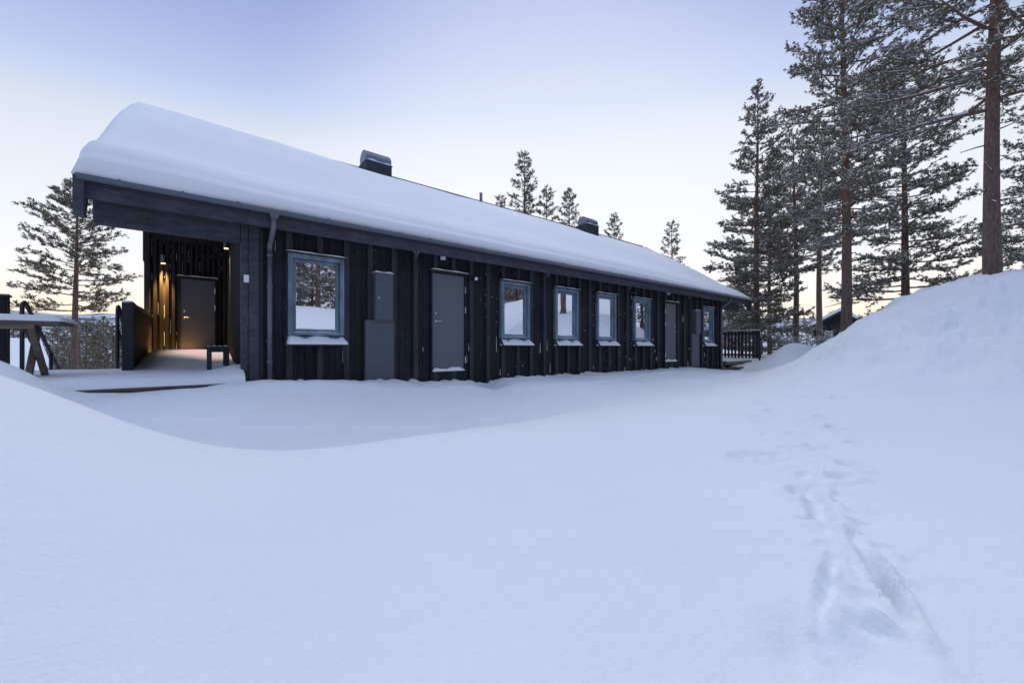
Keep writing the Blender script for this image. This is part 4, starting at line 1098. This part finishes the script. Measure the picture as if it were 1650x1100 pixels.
r2 = ramp(nt, [(0, (.48, .42, .50)), (.10, (.40, .40, .52)), (.3, (.30, .36, .53)), (.6, (.31, .40, .62)), (.85, (.45, .58, .86)), (1, (.62, .76, 1.0))])
ga = at_depth(950, 500, 1); gl = math.sqrt(sum(q * q for q in ga))
dt3 = N(nt, 'ShaderNodeVectorMath', operation='DOT_PRODUCT'); L(nt, nv.outputs[0], dt3.inputs[0]); dt3.inputs[1].default_value = tuple(q / gl for q in ga)
away = N(nt, 'ShaderNodeMapRange'); L(nt, dt3.outputs['Value'], away.inputs['Value']); away.inputs['From Min'].default_value = .9; away.inputs['From Max'].default_value = .3; away.inputs['To Max'].default_value = .105
upm = N(nt, 'ShaderNodeMapRange'); L(nt, sp.outputs['Z'], upm.inputs['Value']); upm.inputs['From Min'].default_value = .08; upm.inputs['From Max'].default_value = .27
pm = N(nt, 'ShaderNodeMath', operation='MULTIPLY'); L(nt, away.outputs[0], pm.inputs[0]); L(nt, upm.outputs[0], pm.inputs[1])
pa = N(nt, 'ShaderNodeMath', operation='ADD'); L(nt, pm.outputs[0], pa.inputs[0]); L(nt, sp.outputs['Z'], pa.inputs[1])
L(nt, pa.outputs[0], r1.inputs[0]); L(nt, sp.outputs['Z'], r2.inputs[0])
glow = at_depth(700, 500, 1); gl = math.sqrt(sum(q * q for q in glow)); glow = tuple(q / gl for q in glow)
dt = N(nt, 'ShaderNodeVectorMath', operation='DOT_PRODUCT'); L(nt, nv.outputs[0], dt.inputs[0]); dt.inputs[1].default_value = glow
mr_ = N(nt, 'ShaderNodeMapRange', interpolation_type='SMOOTHSTEP'); L(nt, dt.outputs['Value'], mr_.inputs['Value']); mr_.inputs['From Min'].default_value = -.35; mr_.inputs['From Max'].default_value = .55
mx = N(nt, 'ShaderNodeMix', data_type='RGBA'); L(nt, mr_.outputs[0], mx.inputs['Factor']); L(nt, r2.outputs[0], mx.inputs['A']); L(nt, r1.outputs[0], mx.inputs['B'])
g2_ = at_depth(880, 330, 1); gl = math.sqrt(sum(q * q for q in g2_)); g2_ = tuple(q / gl for q in g2_)
dt2 = N(nt, 'ShaderNodeVectorMath', operation='DOT_PRODUCT'); L(nt, nv.outputs[0], dt2.inputs[0]); dt2.inputs[1].default_value = g2_
mr2_ = N(nt, 'ShaderNodeMapRange', interpolation_type='SMOOTHSTEP'); L(nt, dt2.outputs['Value'], mr2_.inputs['Value']); mr2_.inputs['From Min'].default_value = .80; mr2_.inputs['From Max'].default_value = 1.0
mu = N(nt, 'ShaderNodeMath', operation='MULTIPLY'); L(nt, mr2_.outputs[0], mu.inputs[0]); mu.inputs[1].default_value = .42
mx2 = N(nt, 'ShaderNodeMix', data_type='RGBA'); L(nt, mu.outputs[0], mx2.inputs['Factor']); L(nt, mx.outputs['Result'], mx2.inputs['A']); mx2.inputs['B'].default_value = (.90, .92, .97, 1)
L(nt, mx2.outputs['Result'], bg.inputs[0]); bg.inputs[1].default_value = .96
sky = N(nt, 'ShaderNodeTexSky'); sky.sky_type = 'NISHITA'; sky.sun_disc = False; sky.sun_elevation = R(2); sky.altitude = 400
SUNAZ = math.atan2(glow[0], glow[1]); sky.sun_rotation = SUNAZ
bg2 = N(nt, 'ShaderNodeBackground'); L(nt, sky.outputs[0], bg2.inputs[0]); bg2.inputs[1].default_value = .006
ad = N(nt, 'ShaderNodeAddShader'); L(nt, bg.outputs[0], ad.inputs[0]); L(nt, bg2.outputs[0], ad.inputs[1]); L(nt, ad.outputs[0], out.inputs[0])

sl = bpy.data.lights.new('fill_light', 'SUN'); sl.energy = .6; sl.angle = R(32); sl.color = (1, .93, .88)  # added soft high light for modelling; the true sun is below the horizon
so = bpy.data.objects.new('fill_light', sl); COL.objects.link(so)
from mathutils import Vector
sd = Vector((.45, .35, .78)).normalized()          # towards the light
so.rotation_euler = sd.to_track_quat('Z', 'Y').to_euler()

cam = bpy.data.cameras.new('camera'); co = bpy.data.objects.new('camera', cam); COL.objects.link(co)
cam.sensor_width = 36; cam.lens = 36 * F / 1650; cam.shift_y = (HY - 550) / 1650; cam.clip_end = 6000; cam.clip_start = .05
co.location = (0, 0, 0); co.rotation_euler = (R(90), 0, math.atan2(AX[1], AX[0]) - R(90))
scene.camera = co
vs = scene.view_settings; vs.view_transform = 'Standard'; vs.look = 'None'; vs.exposure = .3; vs.gamma = 1; vs.use_curve_mapping = False
